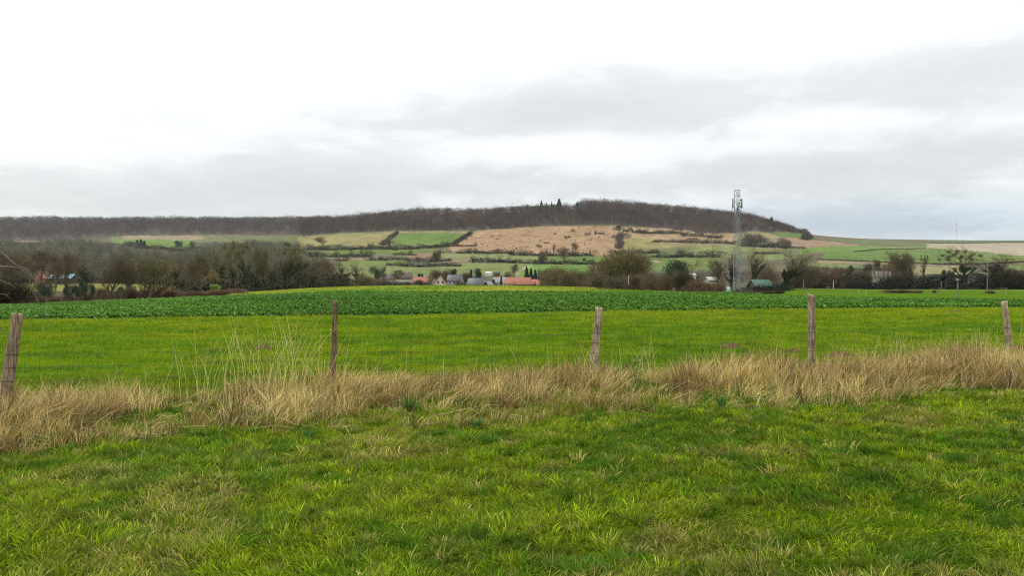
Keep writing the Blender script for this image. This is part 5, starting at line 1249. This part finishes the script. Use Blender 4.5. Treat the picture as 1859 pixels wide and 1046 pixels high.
depB = lambda p: np.interp(p, [545, 1300, 1400, 1440, 1469], [430, 520, 380, 150, 60])
X, Y, px = spots((545, 1469), edgeB, depB, 5600, 11, 1.0)
_h = (rng.uniform(10.5, 17, len(X)) + 15 * (fbm(X * 0.014, Y * 0.014, 3) - 0.45)) * np.interp(px, [545, 900, 1030, 1036, 1044, 1060, 1300, 1420, 1470], [0.95, 0.95, 0.92, 0.55, 0.8, 1.30, 1.0, 0.9, 0.8]) * np.clip(0.6 + (Y - edgeB(px)) / 60, 0.75, 1)
_h = np.clip(_h * np.where(rng.random(len(X)) < 0.08, 1.3, 1.0), 5, 26)
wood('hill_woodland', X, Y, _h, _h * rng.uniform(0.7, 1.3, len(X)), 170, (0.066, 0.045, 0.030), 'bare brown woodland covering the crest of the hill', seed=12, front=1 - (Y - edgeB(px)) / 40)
edgeA = lambda p: np.interp(p, _ax, _aY)
X, Y, px = spots((-420, 600), edgeA, lambda p: 2620 - edgeA(p), 8000, 13, 0.8)
_h = rng.uniform(12, 19, len(X)) + 20 * (fbm(X * 0.011, Y * 0.011, 3) - 0.45)
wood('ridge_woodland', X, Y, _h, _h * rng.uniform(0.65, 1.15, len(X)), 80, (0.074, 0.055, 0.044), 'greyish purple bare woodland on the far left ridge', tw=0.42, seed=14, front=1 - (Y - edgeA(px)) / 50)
# mixed bare woodland on the lower left slope, around its fields
X, Y, px = spots((-420, 600), lambda p: 330 + 0 * p, lambda p: np.interp(p, [-420, 120, 230, 360, 440, 545, 600], [1300, 1250, 900, 800, 1000, 900, 420]), 6400, 15, 0.75)
py = HY - (H(X, Y) - EYE) / Y * F
keepm = np.ones(len(X), bool)
for poly in ([(210, 425), (365, 425), (372, 458), (205, 452)], [(20, 434), (72, 434), (72, 445), (20, 445)], [(540, 425), (610, 425), (610, 480), (560, 480)], [(205, 454), (310, 456), (310, 462), (205, 460)], [(-400, 511), (330, 511), (330, 560), (-400, 560)], [(480, 470), (600, 470), (600, 480), (480, 478)]):
    keepm &= ~in_poly(px, py, poly)
keepm &= ~((px > 545) & (py < 500) & (rng.random(len(X)) < 0.8))
keepm &= rng.random(len(X)) < np.clip((fbm(X * 0.012, Y * 0.012, 2) - 0.25) * 3, 0.25, 1)
X, Y, px = X[keepm], Y[keepm], px[keepm]
_h = rng.uniform(7, 13, len(X))
wood('valley_woodland', X, Y, _h, _h * rng.uniform(0.7, 1.1, len(X)), 140, (0.085, 0.083, 0.044), 'olive-brown bare woodland filling the lower left slope', tw=0.19, seed=16, trunkc=(0.16, 0.14, 0.11))
# scrub wood across the middle right valley
X, Y, px = spots((990, 1475), lambda p: 345 + 0 * p, lambda p: np.interp(p, [990, 1180, 1300, 1475], [60, 110, 260, 200]), 260, 17, 1.0)
_h = rng.uniform(4, 8, len(X))
wood('valley_scrub', X, Y, _h, _h * rng.uniform(0.8, 1.3, len(X)), 170, (0.105, 0.082, 0.058), 'brown bare scrub filling the valley left and right of the mast', tw=0.13, seed=18, trunkc=(0.14, 0.12, 0.10))

# ------------------------------------------------------------------ buildings
def M(name, c, **k): return solid(name, c, **k)
M_ORANGE = M('clay_tile', (0.31, 0.125, 0.08), scale=1.2, var=0.22, rough=0.85, stretch=(1, 1, 3))
M_SLATE = M('slate', (0.058, 0.062, 0.070), scale=1.0, var=0.25, rough=0.55, stretch=(1, 1, 3))
M_GREYROOF = M('grey_fibre_roof', (0.22, 0.225, 0.22), scale=1.0, var=0.2, rough=0.8)
M_GREENROOF = M('pale_green_sheet', (0.15, 0.155, 0.105), scale=0.8, var=0.2, rough=0.7)
M_OLDROOF = M('old_brown_tile', (0.12, 0.095, 0.08), scale=1.0, var=0.25, rough=0.9)
M_RUSTROOF = M('faded_tile', (0.20, 0.095, 0.065), scale=1.0, var=0.25, rough=0.9)
M_TEAL = M('teal_sheet', (0.025, 0.085, 0.06), scale=0.6, var=0.2, rough=0.6)
M_BLUE = M('blue_sheet_roof', (0.20, 0.34, 0.40), scale=0.5, var=0.25, rough=0.5)
M_CREAM = M('cream_render', (0.66, 0.50, 0.32), scale=0.7, var=0.1, rough=0.9)
M_WHITEW = M('white_render', (0.55, 0.53, 0.50), scale=0.7, var=0.12, rough=0.9)
M_GREYW = M('grey_render', (0.30, 0.28, 0.25), scale=0.7, var=0.15, rough=0.9)
M_BRICK = M('brick_wall', (0.22, 0.10, 0.07), scale=1.5, var=0.25, rough=0.9)
M_DARKW = M('dark_boards', (0.05, 0.035, 0.03), scale=1.5, var=0.3, rough=0.9)
M_GLASS = M('window_glass', (0.03, 0.035, 0.04), scale=1, var=0.1, rough=0.15, spec=0.6)
M_FRAME = M('white_frame', (0.6, 0.6, 0.58), scale=2, var=0.05, rough=0.6)
M_BROWNF = M('brown_board', (0.12, 0.065, 0.045), scale=2, var=0.2, rough=0.8)
M_GALV = M('galvanised_steel', (0.17, 0.185, 0.19), scale=2, var=0.15, rough=0.6)
M_DARKM = M('dark_plastic', (0.035, 0.038, 0.042), scale=2, var=0.2, rough=0.6)
M_ANT = M('antenna_white', (0.50, 0.52, 0.50), scale=2, var=0.05, rough=0.5)
M_POLE = M('weathered_pole', (0.16, 0.145, 0.12), scale=2, var=0.2, rough=0.85)
M_PALEP = M('pale_pole', (0.36, 0.35, 0.32), scale=2, var=0.1, rough=0.8)
M_CABG = M('cabinet_green', (0.30, 0.40, 0.36), scale=2, var=0.1, rough=0.6)

def box_me(name, x0, x1, y0, y1, z0, z1, mat):
    mb = MB(); mb.box(x0, x1, y0, y1, z0, z1); return mb.mesh(name, mat)
def house(name, label, px, Y, ridge_py, W, D, roof_h, rz, wall, roof, wins=(), doors=(), chims=(), cat='house', over=0.35, hip=0.0, fascia=None, group='houses of the village', eave_drop=0.0, mono=False):
    """ridge along local x; W is the long side, D the depth; front is local -y; windows: (x, height above eave level negative, w, h, side)"""
    X = X_of(px, Y); g = Hs(X, Y) - 0.3
    rz_ = EYE + (HY - ridge_py) / F * Y
    hw = max(rz_ - roof_h - g, 1.2); o = empty(name, (X, Y, g), rz)
    tag(o, label, cat, group)
    w2, d2 = W / 2, D / 2
    V = [(-w2, -d2, 0), (w2, -d2, 0), (w2, d2, 0), (-w2, d2, 0), (-w2, -d2, hw), (w2, -d2, hw), (w2, d2, hw), (-w2, d2, hw), (-w2, 0, hw + roof_h), (w2, 0, hw + roof_h)]
    if mono: V[8] = (-w2, d2, hw + roof_h); V[9] = (w2, d2, hw + roof_h)
    mb = MB(); mb.add(V, [(0, 1, 5, 4), (2, 3, 7, 6)], [(8, 4, 7), (9, 6, 5)]); mb.add(V, [(1, 2, 6, 5), (3, 0, 4, 7)])
    link('wall', mb.mesh('wall', wall), parent=o)
    rb = MB(); e = over; t = 0.16; sl = roof_h / d2
    hx = hip * W
    if mono:
        sl = roof_h / D
        P = [(-w2 - e, -d2 - e, hw - e * sl + .02), (w2 + e, -d2 - e, hw - e * sl + .02), (w2 + e, d2 + e, hw + roof_h + e * sl + .02), (-w2 - e, d2 + e, hw + roof_h + e * sl + .02)]
        P += [(a, b, c + t) for a, b, c in P]
        rb.add(P, [(0, 3, 2, 1), (4, 5, 6, 7), (0, 1, 5, 4), (1, 2, 6, 5), (2, 3, 7, 6), (3, 0, 4, 7)])
    else:
        for s in (-1, 1):
            P = [(-w2 - e, s * (d2 + e), hw - e * sl + .02), (w2 + e, s * (d2 + e), hw - e * sl + .02), (w2 + e - hx, 0, hw + roof_h + .02), (-w2 - e + hx, 0, hw + roof_h + .02)]
            P += [(a, b, c + t) for a, b, c in P]
            rb.add(P, [(0, 3, 2, 1), (4, 5, 6, 7), (0, 1, 5, 4), (1, 2, 6, 5), (3, 0, 4, 7)])
        if hx:
            for s in (-1, 1):
                P = [(s * (w2 + e), -d2 - e, hw - e * sl + .05), (s * (w2 + e), d2 + e, hw - e * sl + .05), (s * (w2 + e - hx), 0, hw + roof_h + .05 + t)]
                rb.add(P, None, [(0, 1, 2)])
        rb.tube([(-w2 - e + hx, 0, hw + roof_h + t), (w2 + e - hx, 0, hw + roof_h + t)], 0.13, 6)
    ro = link('roof', rb.mesh('roof', roof), parent=o)
    for cx_2, ch in chims:
        link('chimney', box_me('chimney', cx_2 - .35, cx_2 + .35, -.3, .3, hw + roof_h - .6, hw + roof_h + ch, M_BRICK), parent=ro)
    if fascia:
        fb = MB()
        for sx in (-1, 1):
            for s in (-1, 1):
                P = [(sx * (w2 + e + .04), s * (d2 + e), hw - e * sl - .25), (sx * (w2 + e + .04), 0, hw + roof_h - .1), (sx * (w2 + e + .04), 0, hw + roof_h + .22), (sx * (w2 + e + .04), s * (d2 + e), hw - e * sl + .12)]
                P += [(a + sx * .06, b, c) for a, b, c in P]
                fb.add(P, [(0, 1, 2, 3), (4, 7, 6, 5), (0, 4, 5, 1), (3, 2, 6, 7)])
        link('gable_board', fb.mesh('gable_board', fascia), parent=ro)
    for kind, items in (('window', wins), ('door', doors)):
        for (a, zc_, ww, wh, side) in items:
            zb = hw + zc_
            for part, mat, ex, dp in ((kind, M_GLASS if kind == 'window' else M_DARKW, 0, .06), ('frame', M_FRAME, .09, .035)):
                x0, x1, z0, z1 = a - ww / 2 - ex, a + ww / 2 + ex, zb - wh / 2 - ex, zb + wh / 2 + ex
                if side == 'f': m = box_me(part, x0, x1, -d2 - dp, -d2 + .02, z0, z1, mat)
                elif side == 'r': m = box_me(part, w2 - .02, w2 + dp, x0, x1, z0, z1, mat)
                elif side == 'l': m = box_me(part, -w2 - dp, -w2 + .02, x0, x1, z0, z1, mat)
                if part == 'frame': link('frame', m, parent=last)
                else: last = link(kind, m, parent=o)
    return o
R90 = pi / 2
house('cream_house', 'cream rendered gable house with brown roof edges and two attic windows', 799.5, 415, 499.5, 9.5, 8.0, 5.4, R90 + 0.10, M_CREAM, M_GREYROOF, [(-1.1, 1.7, .95, 1.25, 'l'), (1.1, 1.7, .95, 1.25, 'l'), (-1.9, -1.1, .9, 1.1, 'l'), (1.9, -1.1, .9, 1.1, 'l')], [(0, -1.5, .9, 2.0, 'l')], fascia=M_BROWNF, over=0.45)
house('slate_house', 'pale walled house with a plain dark slate roof, right of the cream gable', 826.5, 450, 499.5, 8.2, 8, 3.2, -0.12, M_GREYW, M_SLATE, [(-2.4, -1.1, .9, 1.1, 'f'), (0.2, -1.1, .9, 1.1, 'f'), (2.6, -1.1, .9, 1.1, 'f')], [], [(3.0, 0.9)])
house('slate_house', 'low slate roofed house with a white right gable and roof windows', 866, 430, 505.5, 9.6, 7.5, 3.4, -0.35, M_WHITEW, M_SLATE, [(-2.4, -0.9, 1.2, 1.0, 'f'), (1.8, -0.9, 1.2, 1.0, 'f'), (0.3, 0.4, .8, .9, 'r')], [(0, -1.1, .9, 2, 'f')])
house('small_barn', 'small barn with a steep pale sheet roof between two houses', 886.5, 405, 511, 5.0, 4.2, 2.4, R90 - 0.5, M_DARKW, M_GREYROOF, [], [(0, -1, 1.6, 1.8, 'l')], cat='barn', over=0.5)
house('white_house', 'white two storey house with a light grey roof behind the black cypress', 912, 440, 504, 10.4, 8, 3.0, 0.12, M_WHITEW, M_GREYROOF, [(-3.6, -1.0, 1.0, 1.0, 'f'), (-1.5, -1.0, 1.0, 1.0, 'f'), (1.2, -1.0, 1.0, 1.0, 'f'), (3.4, -1.0, 1.0, 1.0, 'f'), (-3.0, -3.4, 1.3, 1.1, 'f'), (2.4, -3.4, 1.3, 1.1, 'f')], [], [(-3.6, 0.8)])
house('orange_barn', 'long barn with a bright orange tiled roof, largest roof of the village', 941, 412, 504.5, 13.0, 8.0, 3.4, 0.03, M_BRICK, M_ORANGE, [(-4.5, -.9, 1.0, .8, 'f'), (3.5, -.9, 1.0, .8, 'f')], [(-1, -1.2, 2.4, 2.2, 'f')], cat='barn')
house('orange_barn', 'low orange roofed lean-to at the left end of the long barn', 924, 408, 508.5, 4.0, 6.0, 2.0, 0.03, M_WHITEW, M_ORANGE, [(0, -.8, .8, .8, 'f')], [], cat='barn')
house('orange_barn', 'medium orange roofed outbuilding with a small gable right of the long barn', 965, 412, 508, 6.4, 7.0, 2.2, -0.08, M_DARKW, M_ORANGE, [], [(0.5, -.8, 1.4, 1.6, 'f')], cat='barn')
house('orange_barn', 'low orange roofed outbuilding, right end of the farm', 983.5, 410, 509.5, 6.0, 6.0, 2.2, 0.05, M_DARKW, M_ORANGE, [(-1, -.7, .9, .7, 'f')], [], cat='barn')
house('farm_shed', 'tiny brick shed with an orange roof at the right end of the farm', 992, 400, 513, 3.2, 3.0, 1.0, 0.0, M_GREYW, M_ORANGE, [(0, -.7, 1.6, .5, 'f')], [], cat='shed', over=0.15)
house('orange_cottage', 'small cottage with an orange roof left of the cream gable', 763, 440, 503.5, 7.6, 7, 2.9, 0.1, M_BRICK, M_ORANGE, [(-1.6, -.9, 1, .9, 'f'), (1.6, -.9, 1, .9, 'f')], [(0, -1.1, .9, 1.9, 'f')])
house('long_shed', 'long low shed with a pale green-grey roof at the left of the village', 727, 420, 509, 13.5, 7, 2.0, 0.03, M_GREYW, M_GREENROOF, [(-4, -.8, 1.2, .7, 'f'), (0, -.8, 1.2, .7, 'f'), (4, -.8, 1.2, .7, 'f')], [], cat='shed')
house('grey_house', 'brown-grey roofed house peeping over the long low shed', 738, 490, 495.5, 6.4, 6.5, 3.2, 0.6, M_GREYW, M_OLDROOF, [(0, -1.0, .9, 1, 'f'), (0, 0.2, .8, .8, 'r')], [], [(1.5, .7)])
house('grey_house', 'brown-grey roofed house behind the bare tree at the left end of the village', 708, 490, 499, 9.0, 7, 2.8, 0.05, M_GREYW, M_OLDROOF, [(-2, -1.0, .9, 1, 'f'), (2, -1.0, .9, 1, 'f')], [])
house('field_shed', 'low white stable on the pasture above the village', 887, 600, 494, 4.6, 3.2, 0.8, 0.05, M_WHITEW, M_FRAME, [(-.8, -.8, .8, .5, 'f')], [], cat='shed', over=.15, group='sheds on the pasture')
house('field_shed', 'black open field shelter on the pasture beside the white stable', 902, 600, 494.5, 5.2, 3.5, 0.7, 0.0, M_DARKW, M_DARKM, [], [(0, -1.0, 3.6, 1.5, 'f')], cat='shed', over=.2, group='sheds on the pasture')
# left valley
house('blue_roofed_shed', 'long low shed with a pale blue sheet roof behind the left trees', 115, 385, 498.5, 10.5, 7, 1.9, 0.05, M_DARKW, M_BLUE, [], [(0, -1.2, 2.2, 2, 'f')], cat='shed', group='buildings behind the left trees')
house('red_roofed_house', 'house with a weathered orange roof half hidden behind the left trees', 77, 385, 493, 5.4, 7, 3.4, 0.9, M_BRICK, M_RUSTROOF, [(0, -1, .9, 1, 'f')], [], group='buildings behind the left trees')
# right valley
house('green_hangar', 'low hangar with a dark teal pitched roof between two ivied trees', 1380, 292, 508.5, 6.4, 9.0, 2.3, 0.05, M_DARKW, M_TEAL, [], [], cat='hangar', group='buildings of the right valley')
house('pale_shed', 'small shed with a pale roof half hidden left of the mast', 1291, 345, 503.5, 4.6, 5, 1.3, 0.25, M_GREYW, M_PALEP, [], [], cat='shed', group='buildings of the right valley')
house('pale_shed', 'tiny white shed deep in the scrub left of the mast', 1256, 380, 497, 3.0, 4, 0.9, 0.0, M_WHITEW, M_PALEP, [], [], cat='shed', group='buildings of the right valley')
house('stone_house', 'small stone house with white gable edges in the right trees', 1603, 340, 493, 4.8, 5.4, 2.7, -0.3, M_GREYW, M_OLDROOF, [(-1.2, -1.1, .8, 1.0, 'f'), (1.2, -1.1, .8, 1.0, 'f'), (0, -1.0, .7, .9, 'l')], [(0, -2.3, .9, 1.9, 'f')], fascia=M_FRAME, group='buildings of the right valley')

# ------------------------------------------------------------------ telecom mast
def lattice_tower():
    Y = 262; px = 1338.5; X = X_of(px, Y); g = Hs(X, Y) - 0.2
    top = EYE + (HY - 345) / F * Y - g
    o = empty('telecom_mast', (X, Y, g), 0)
    tag(o, 'tall grey steel lattice mast with antennas near its top', 'telecom mast')
    def corner(i, z):
        a = radians((-168, 62, -50)[i]); s = lerp(1.50, 1.05, min(z / (top * 0.8), 1))
        return np.array([s * cos(a), s * sin(a), z])
    for i in range(3):
        mb = MB(); mb.tube([corner(i, z) for z in np.linspace(0, top, 12)], np.linspace(0.12, 0.09, 12), 8)
        link('leg', mb.mesh('leg', M_GALV, True), parent=o)
    br = MB(); n = 17; zs = np.linspace(1.2, top, n + 1)
    for i in range(3):
        j = (i + 1) % 3
        for k in range(n):
            a, b = corner(i, zs[k]), corner(j, zs[k + 1])
            if k % 2: a, b = corner(j, zs[k]), corner(i, zs[k + 1])
            br.tube([a, b], 0.06, 4)
            br.tube([corner(i, zs[k]), corner(j, zs[k])], 0.035, 4)
        br.tube([corner(i, top), corner(j, top)], 0.05, 4)
    link('bracing', br.mesh('bracing', M_GALV), parent=o)
    ld = MB()
    for s in (-.2, .2): ld.tube([(s - .25, -.15, 0.5), (s - .12, -.15, top - .5)], 0.03, 4)
    for z in np.arange(0.8, top - .6, 0.4): ld.tube([(-.45, -.15, z), (.02, -.15, z)], 0.018, 3)
    link('ladder', ld.mesh('ladder', M_GALV), parent=o)
    z0 = top - (379 - 345) / F * Y
    for a in range(3):
        for dzz, s in ((0.0, 1.0),):
            th = radians((-175, 5, -80)[a]); q = np.array([cos(th), sin(th), 0]); t = np.array([-q[1], q[0], 0])
            for off in ((-.32, .32) if a < 2 else (-.45, -.05)):
                c = q * (1.55 if a < 2 else 1.15) + t * off
                mb = MB(); mb.box(-.14, .14, -.09, .09, 0, 3.3)
                me = mb.mesh('antenna_panel', M_ANT if a == 2 else M_GALV)
                p = link('antenna_panel', me, parent=o, loc=(c[0], c[1], z0 + 0.2)); p.rotation_euler = (0, 0, th + R90)
                bk = MB(); bk.tube([(0, .1, .5), (0, .55, .5)], .035, 4); bk.tube([(0, .1, 2.8), (0, .55, 2.8)], .035, 4)
                link('bracket', bk.mesh('bracket', M_DARKM), parent=p)
    for k, (dx, dz, w, h) in enumerate(((.55, 1.5, .42, .6), (.15, 2.3, .3, .5), (.75, .5, .35, .5), (-.1, -.5, .4, .7), (.9, 2.6, .3, .4))):
        mb = MB(); mb.box(-w / 2, w / 2, -.15, .15, 0, h); link('radio_unit', mb.mesh('radio_unit', M_DARKM), parent=o, loc=(dx, -.75, z0 + dz))
    pl = MB()
    for z in (z0 - .35, z0 - 1.0):
        for i in range(3): pl.tube([corner(i, z) * np.array([1.12, 1.12, 1]), corner((i + 1) % 3, z) * np.array([1.12, 1.12, 1])], 0.09, 4)
    link('platform', pl.mesh('platform', M_DARKM), parent=o)
    rd = MB(); c = corner(0, top); rd.tube([c, c + [0, 0, 1.2], c + [0, 0, 2.9]], [0.03, 0.02, 0.012], 5)
    link('lightning_rod', rd.mesh('lightning_rod', M_PALEP), parent=o)
    cb = empty('equipment_cabinet', (X_of(1322.5, 256), 256, Hs(X_of(1322.5, 256), 256))); tag(cb, 'pale green equipment cabinet at the left foot of the mast', 'cabinet')
    link('body', box_me('body', -.55, .55, -.35, .35, .1, 2.2, M_CABG), parent=cb); link('door', box_me('door', -.47, .47, -.39, -.34, .2, 2.1, M_CABG), parent=cb)
    link('plinth', box_me('plinth', -.6, .6, -.4, .4, -.4, .1, M_GREYROOF), parent=cb)
    fm = MB(); m2 = []
    for s in range(4):
        a = [(-3.2, -4.5), (3.6, -4.5), (3.6, 3.5), (-3.2, 3.5)][s]; b = [(3.6, -4.5), (3.6, 3.5), (-3.2, 3.5), (-3.2, -4.5)][s]
        for z in (.1, .6, 1.1, 1.6): fm.tube([(*a, z), (*b, z)], 0.012, 3)
        L = np.hypot(b[0] - a[0], b[1] - a[1])
        for t in np.arange(0, 1, .22 / L): q = lerp(np.array(a), np.array(b), t); fm.tube([(*q, -.2), (*q, 1.7)], 0.009, 3)
    fo = empty('mesh_fence', (X, Y, Hs(X, Y))); tag(fo, 'green steel mesh fence round the foot of the mast', 'mesh fence')
    mg = solid('green_fence_paint', (0.03, 0.10, 0.05), 0.6, 0.1)
    link('fence_mesh', fm.mesh('fence_mesh', mg), parent=fo)
    for a in ((-3.2, -4.5), (3.6, -4.5), (3.6, 3.5), (-3.2, 3.5), (.2, -4.5)):
        link('post', box_me('post', a[0] - .04, a[0] + .04, a[1] - .04, a[1] + .04, -.3, 1.8, mg), parent=fo)
lattice_tower()

# ------------------------------------------------------------------ utility poles
def upole(px, base_py, top_py, Y, rad, mat, label, arm=0.0, extra=None, name='utility_pole', cat='utility pole'):
    X = X_of(px, Y); zb = Hs(X, Y); zt = EYE + (HY - top_py) / F * Y
    o = empty(name, (X, Y, zb)); tag(o, label, cat, 'poles of the valley')
    mb = MB(); mb.tube([(0, 0, -.3), (0, 0, (zt - zb) * .5), (0.01, 0, zt - zb)], [rad * 1.15, rad, rad * .75], 8); link('shaft', mb.mesh('shaft', mat, True), parent=o)
    if arm:
        mb = MB(); h = zt - zb - extra; mb.box(-arm, arm, -.07, .07, h - .08, h + .08); link('crossarm', mb.mesh('crossarm', M_DARKM), parent=o)
        for s in (-.8, .8):
            mb = MB(); mb.tube([(s * arm, 0, h + .08), (s * arm, 0, h + .2), (s * arm, 0, h + .28)], [.06, .09, .04], 6); link('insulator', mb.mesh('insulator', M_PALEP), parent=o)
upole(1459, 540, 508, 190, .13, M_POLE, 'pole with a stub top and a small low crossarm, right of the mast', .65, 2.2)
upole(1513, 523, 509, 300, .17, M_PALEP, 'short pale concrete pole right of the stub-topped one')
upole(1738.5, 547, 505, 110, .10, M_POLE, 'slim grey pole standing in the pasture below the great mistletoe tree', .18, .4)
upole(1792.5, 523, 474, 300, .16, M_POLE, 'tall plain pole left of the dense ivied tree', .5, .6)
upole(978.5, 490, 477, 520, .14, M_POLE, 'tall thin pole rising behind the dark spruces', .5, .4)
upole(1141, 512, 499, 225, .10, M_PALEP, 'pale thin pole in front of the great willow')
upole(1709, 522, 512, 300, .13, M_POLE, 'short dark pole by the low black hedge', .3, .3)
# little fence stakes on the pasture and behind the pale strip
def stakes():
    sh = {}
    def st(px, Y, h, mat, k):
        X = X_of(px, Y); key = (mat.name, round(h, 1))
        if key not in sh:
            mb = MB(); mb.tube([(0, 0, -.1), (.01, 0, h * .5), (0.03, 0.01, h)], [.06, .055, .045], 6); sh[key] = mb.mesh('stake', mat)
        tag(link('fence_stake', sh[key], loc=(X, Y, Hs(X, Y))), 'distant thin fence stake at the far edge of the pale strip' if k else 'distant thin fence stake standing in the right pasture', 'fence stake', 'stakes before the village' if k else 'stakes in the right pasture')
    r = np.random.default_rng(5)
    for px in np.arange(690, 1000, 11.5): st(px + r.uniform(-2, 2), 255, 2.1, M_POLE, 1)
    for px in (1500, 1520, 1545, 1559, 1572, 1700, 1706, 1727, 1770, 1826, 1840): st(px, 190 + r.uniform(-8, 8), 1.3, M_PALEP if px in (1559, 1572, 1826) else M_POLE, 0)
stakes()

# ------------------------------------------------------------------ far guyed transmitter on the plateau
def transmitter():
    Y = 3900; X = X_of(1736.5, Y); g = Hs(X, Y) - 3; top = EYE + (HY - 396) / F * Y - g
    o = empty('transmitter_mast', (X, Y, g)); tag(o, 'very thin distant transmitter mast banded red and white on the horizon', 'transmitter mast')
    mr = solid('mast_red', (0.30, 0.10, 0.09), 0.7, 0.1); mw = solid('mast_white', (0.45, 0.45, 0.46), 0.7, 0.1)
    n = 9
    for k in range(n):
        mb = MB(); z0, z1 = top * k / n, top * (k + 1) / n
        for a in range(3):
            p = np.array([cos(a * 2.094) * .8, sin(a * 2.094) * .8]); mb.tube([(*p, z0), (*p, z1)], .22, 4)
        for q in range(4):
            zz = lerp(z0, z1, q / 4); mb.tube([(-.8, 0, zz), (.8, 0, zz + (z1 - z0) / 4)], .12, 3)
        link('mast_section', mb.mesh('mast_section', mr if k % 2 == 0 else mw), parent=o)
    gw = MB()
    for a in range(3):
        for h in (.5, .95): gw.tube([(0, 0, top * h), (cos(a * 2.094 + .5) * top * .5, sin(a * 2.094 + .5) * top * .5, 0)], .03, 3)
    link('guy_wire', gw.mesh('guy_wire', M_GALV), parent=o)
transmitter()

# ------------------------------------------------------------------ the bare sapling whose twigs reach in from the left
def sapling():
    Y = 3.9; P = lambda px, py, dy=0.0: np.array([X_of(px, Y + dy), Y + dy, EYE + (HY - py) / F * (Y + dy)])
    base = np.array([-3.5, 4.1, Hs(-3.5, 4.1)]); o = empty('bare_sapling', base); tag(o, 'thin bare twigs of a sapling reaching in from the left edge', 'sapling')
    mk = solid('twig_bark', (0.115, 0.09, 0.075), 0.8, 0.3, 30)
    trunk = MB(); tp = [base - base - [0, 0, .1], np.array([.03, 0, .8]), np.array([0, -.02, 1.5]), np.array([.05, 0, 2.2]), np.array([.02, 0, 2.9])]
    trunk.tube(tp, [.04, .034, .026, .018, .008], 8); link('trunk', trunk.mesh('trunk', mk, True), parent=o)
    B = []
    def br(points, r0, r1): 
        pts = np.array(points) - base; n = 24; t = np.linspace(0, 1, len(pts)); q = np.linspace(0, 1, n)
        pp = np.stack([np.interp(q, t, pts[:, i]) for i in range(3)], -1)
        for _ in range(2): pp[1:-1] = (pp[:-2] + pp[1:-1] * 2 + pp[2:]) / 4
        pp[1:-1] += rng.normal(0, .0022, (n - 2, 3))
        mb = MB(); mb.tube(pp, np.linspace(r0, r1, n), 6); link('branch', mb.mesh('branch', mk, True), parent=o)
    s = base + [0, 0, 1.75]; s2 = base + [0, 0, 1.35]; s3 = base + [0, 0, 2.0]; s4 = base + [0, 0, 1.0]
    br([s, P(-60, 440), P(0, 455), P(25, 478), P(50, 491), P(60, 505), P(73, 516)], .006, .0014)
    br([s2, P(-80, 470), P(0, 486), P(25, 484), P(45, 491), P(54, 505), P(60, 528), P(66, 545), P(80, 570), P(92, 590)], .0055, .0011)
    br([s3, P(-60, 390), P(0, 401.5), P(20, 404), P(40, 411.5), P(55, 411)], .0035, .0009)
    br([s, P(-50, 452), P(0, 451.5), P(10, 449), P(23, 454)], .004, .0012)
    br([s4, P(-70, 500), P(0, 509), P(15, 514), P(27, 522)], .004, .0012)
    br([P(0, 533) - [.5, 0, 0], P(0, 534), P(10, 534.5), P(18, 533.5)], .003, .0010)
    br([P(10, 534.5), P(15, 540), P(19, 543)], .002, .0008)
    br([P(50, 491), P(53, 498), P(58, 508)], .0035, .0018)
    br([P(76, 552), P(90, 544), P(104, 541)], .0012, .0005)
    br([P(64, 545), P(70, 550), P(76, 552)], .0018, .0012)
    br([s4, P(-60, 540), P(0, 592), P(15, 612)], .003, .001)
sapling()

# ------------------------------------------------------------------ thin winter haze in the air
hm = bpy.data.materials.new('haze'); hm.use_nodes = True; ht = hm.node_tree; ht.nodes.clear()
ho = N(ht, 'ShaderNodeOutputMaterial'); pv = N(ht, 'ShaderNodeVolumePrincipled')
pv.inputs['Color'].default_value = (0.86, 0.90, 0.95, 1); pv.inputs['Density'].default_value = 0.000034; pv.inputs['Anisotropy'].default_value = 0.2
ht.links.new(pv.outputs[0], ho.inputs['Volume'])
zlo = float(GV[:, 2].min()) - 1
mb = MB(); mb.box(-6600, 6600, -6600, 6600, zlo, 330)
tag(link('haze', mb.mesh('haze', hm)), 'thin pale winter haze over the whole valley', 'haze', kind='stuff')
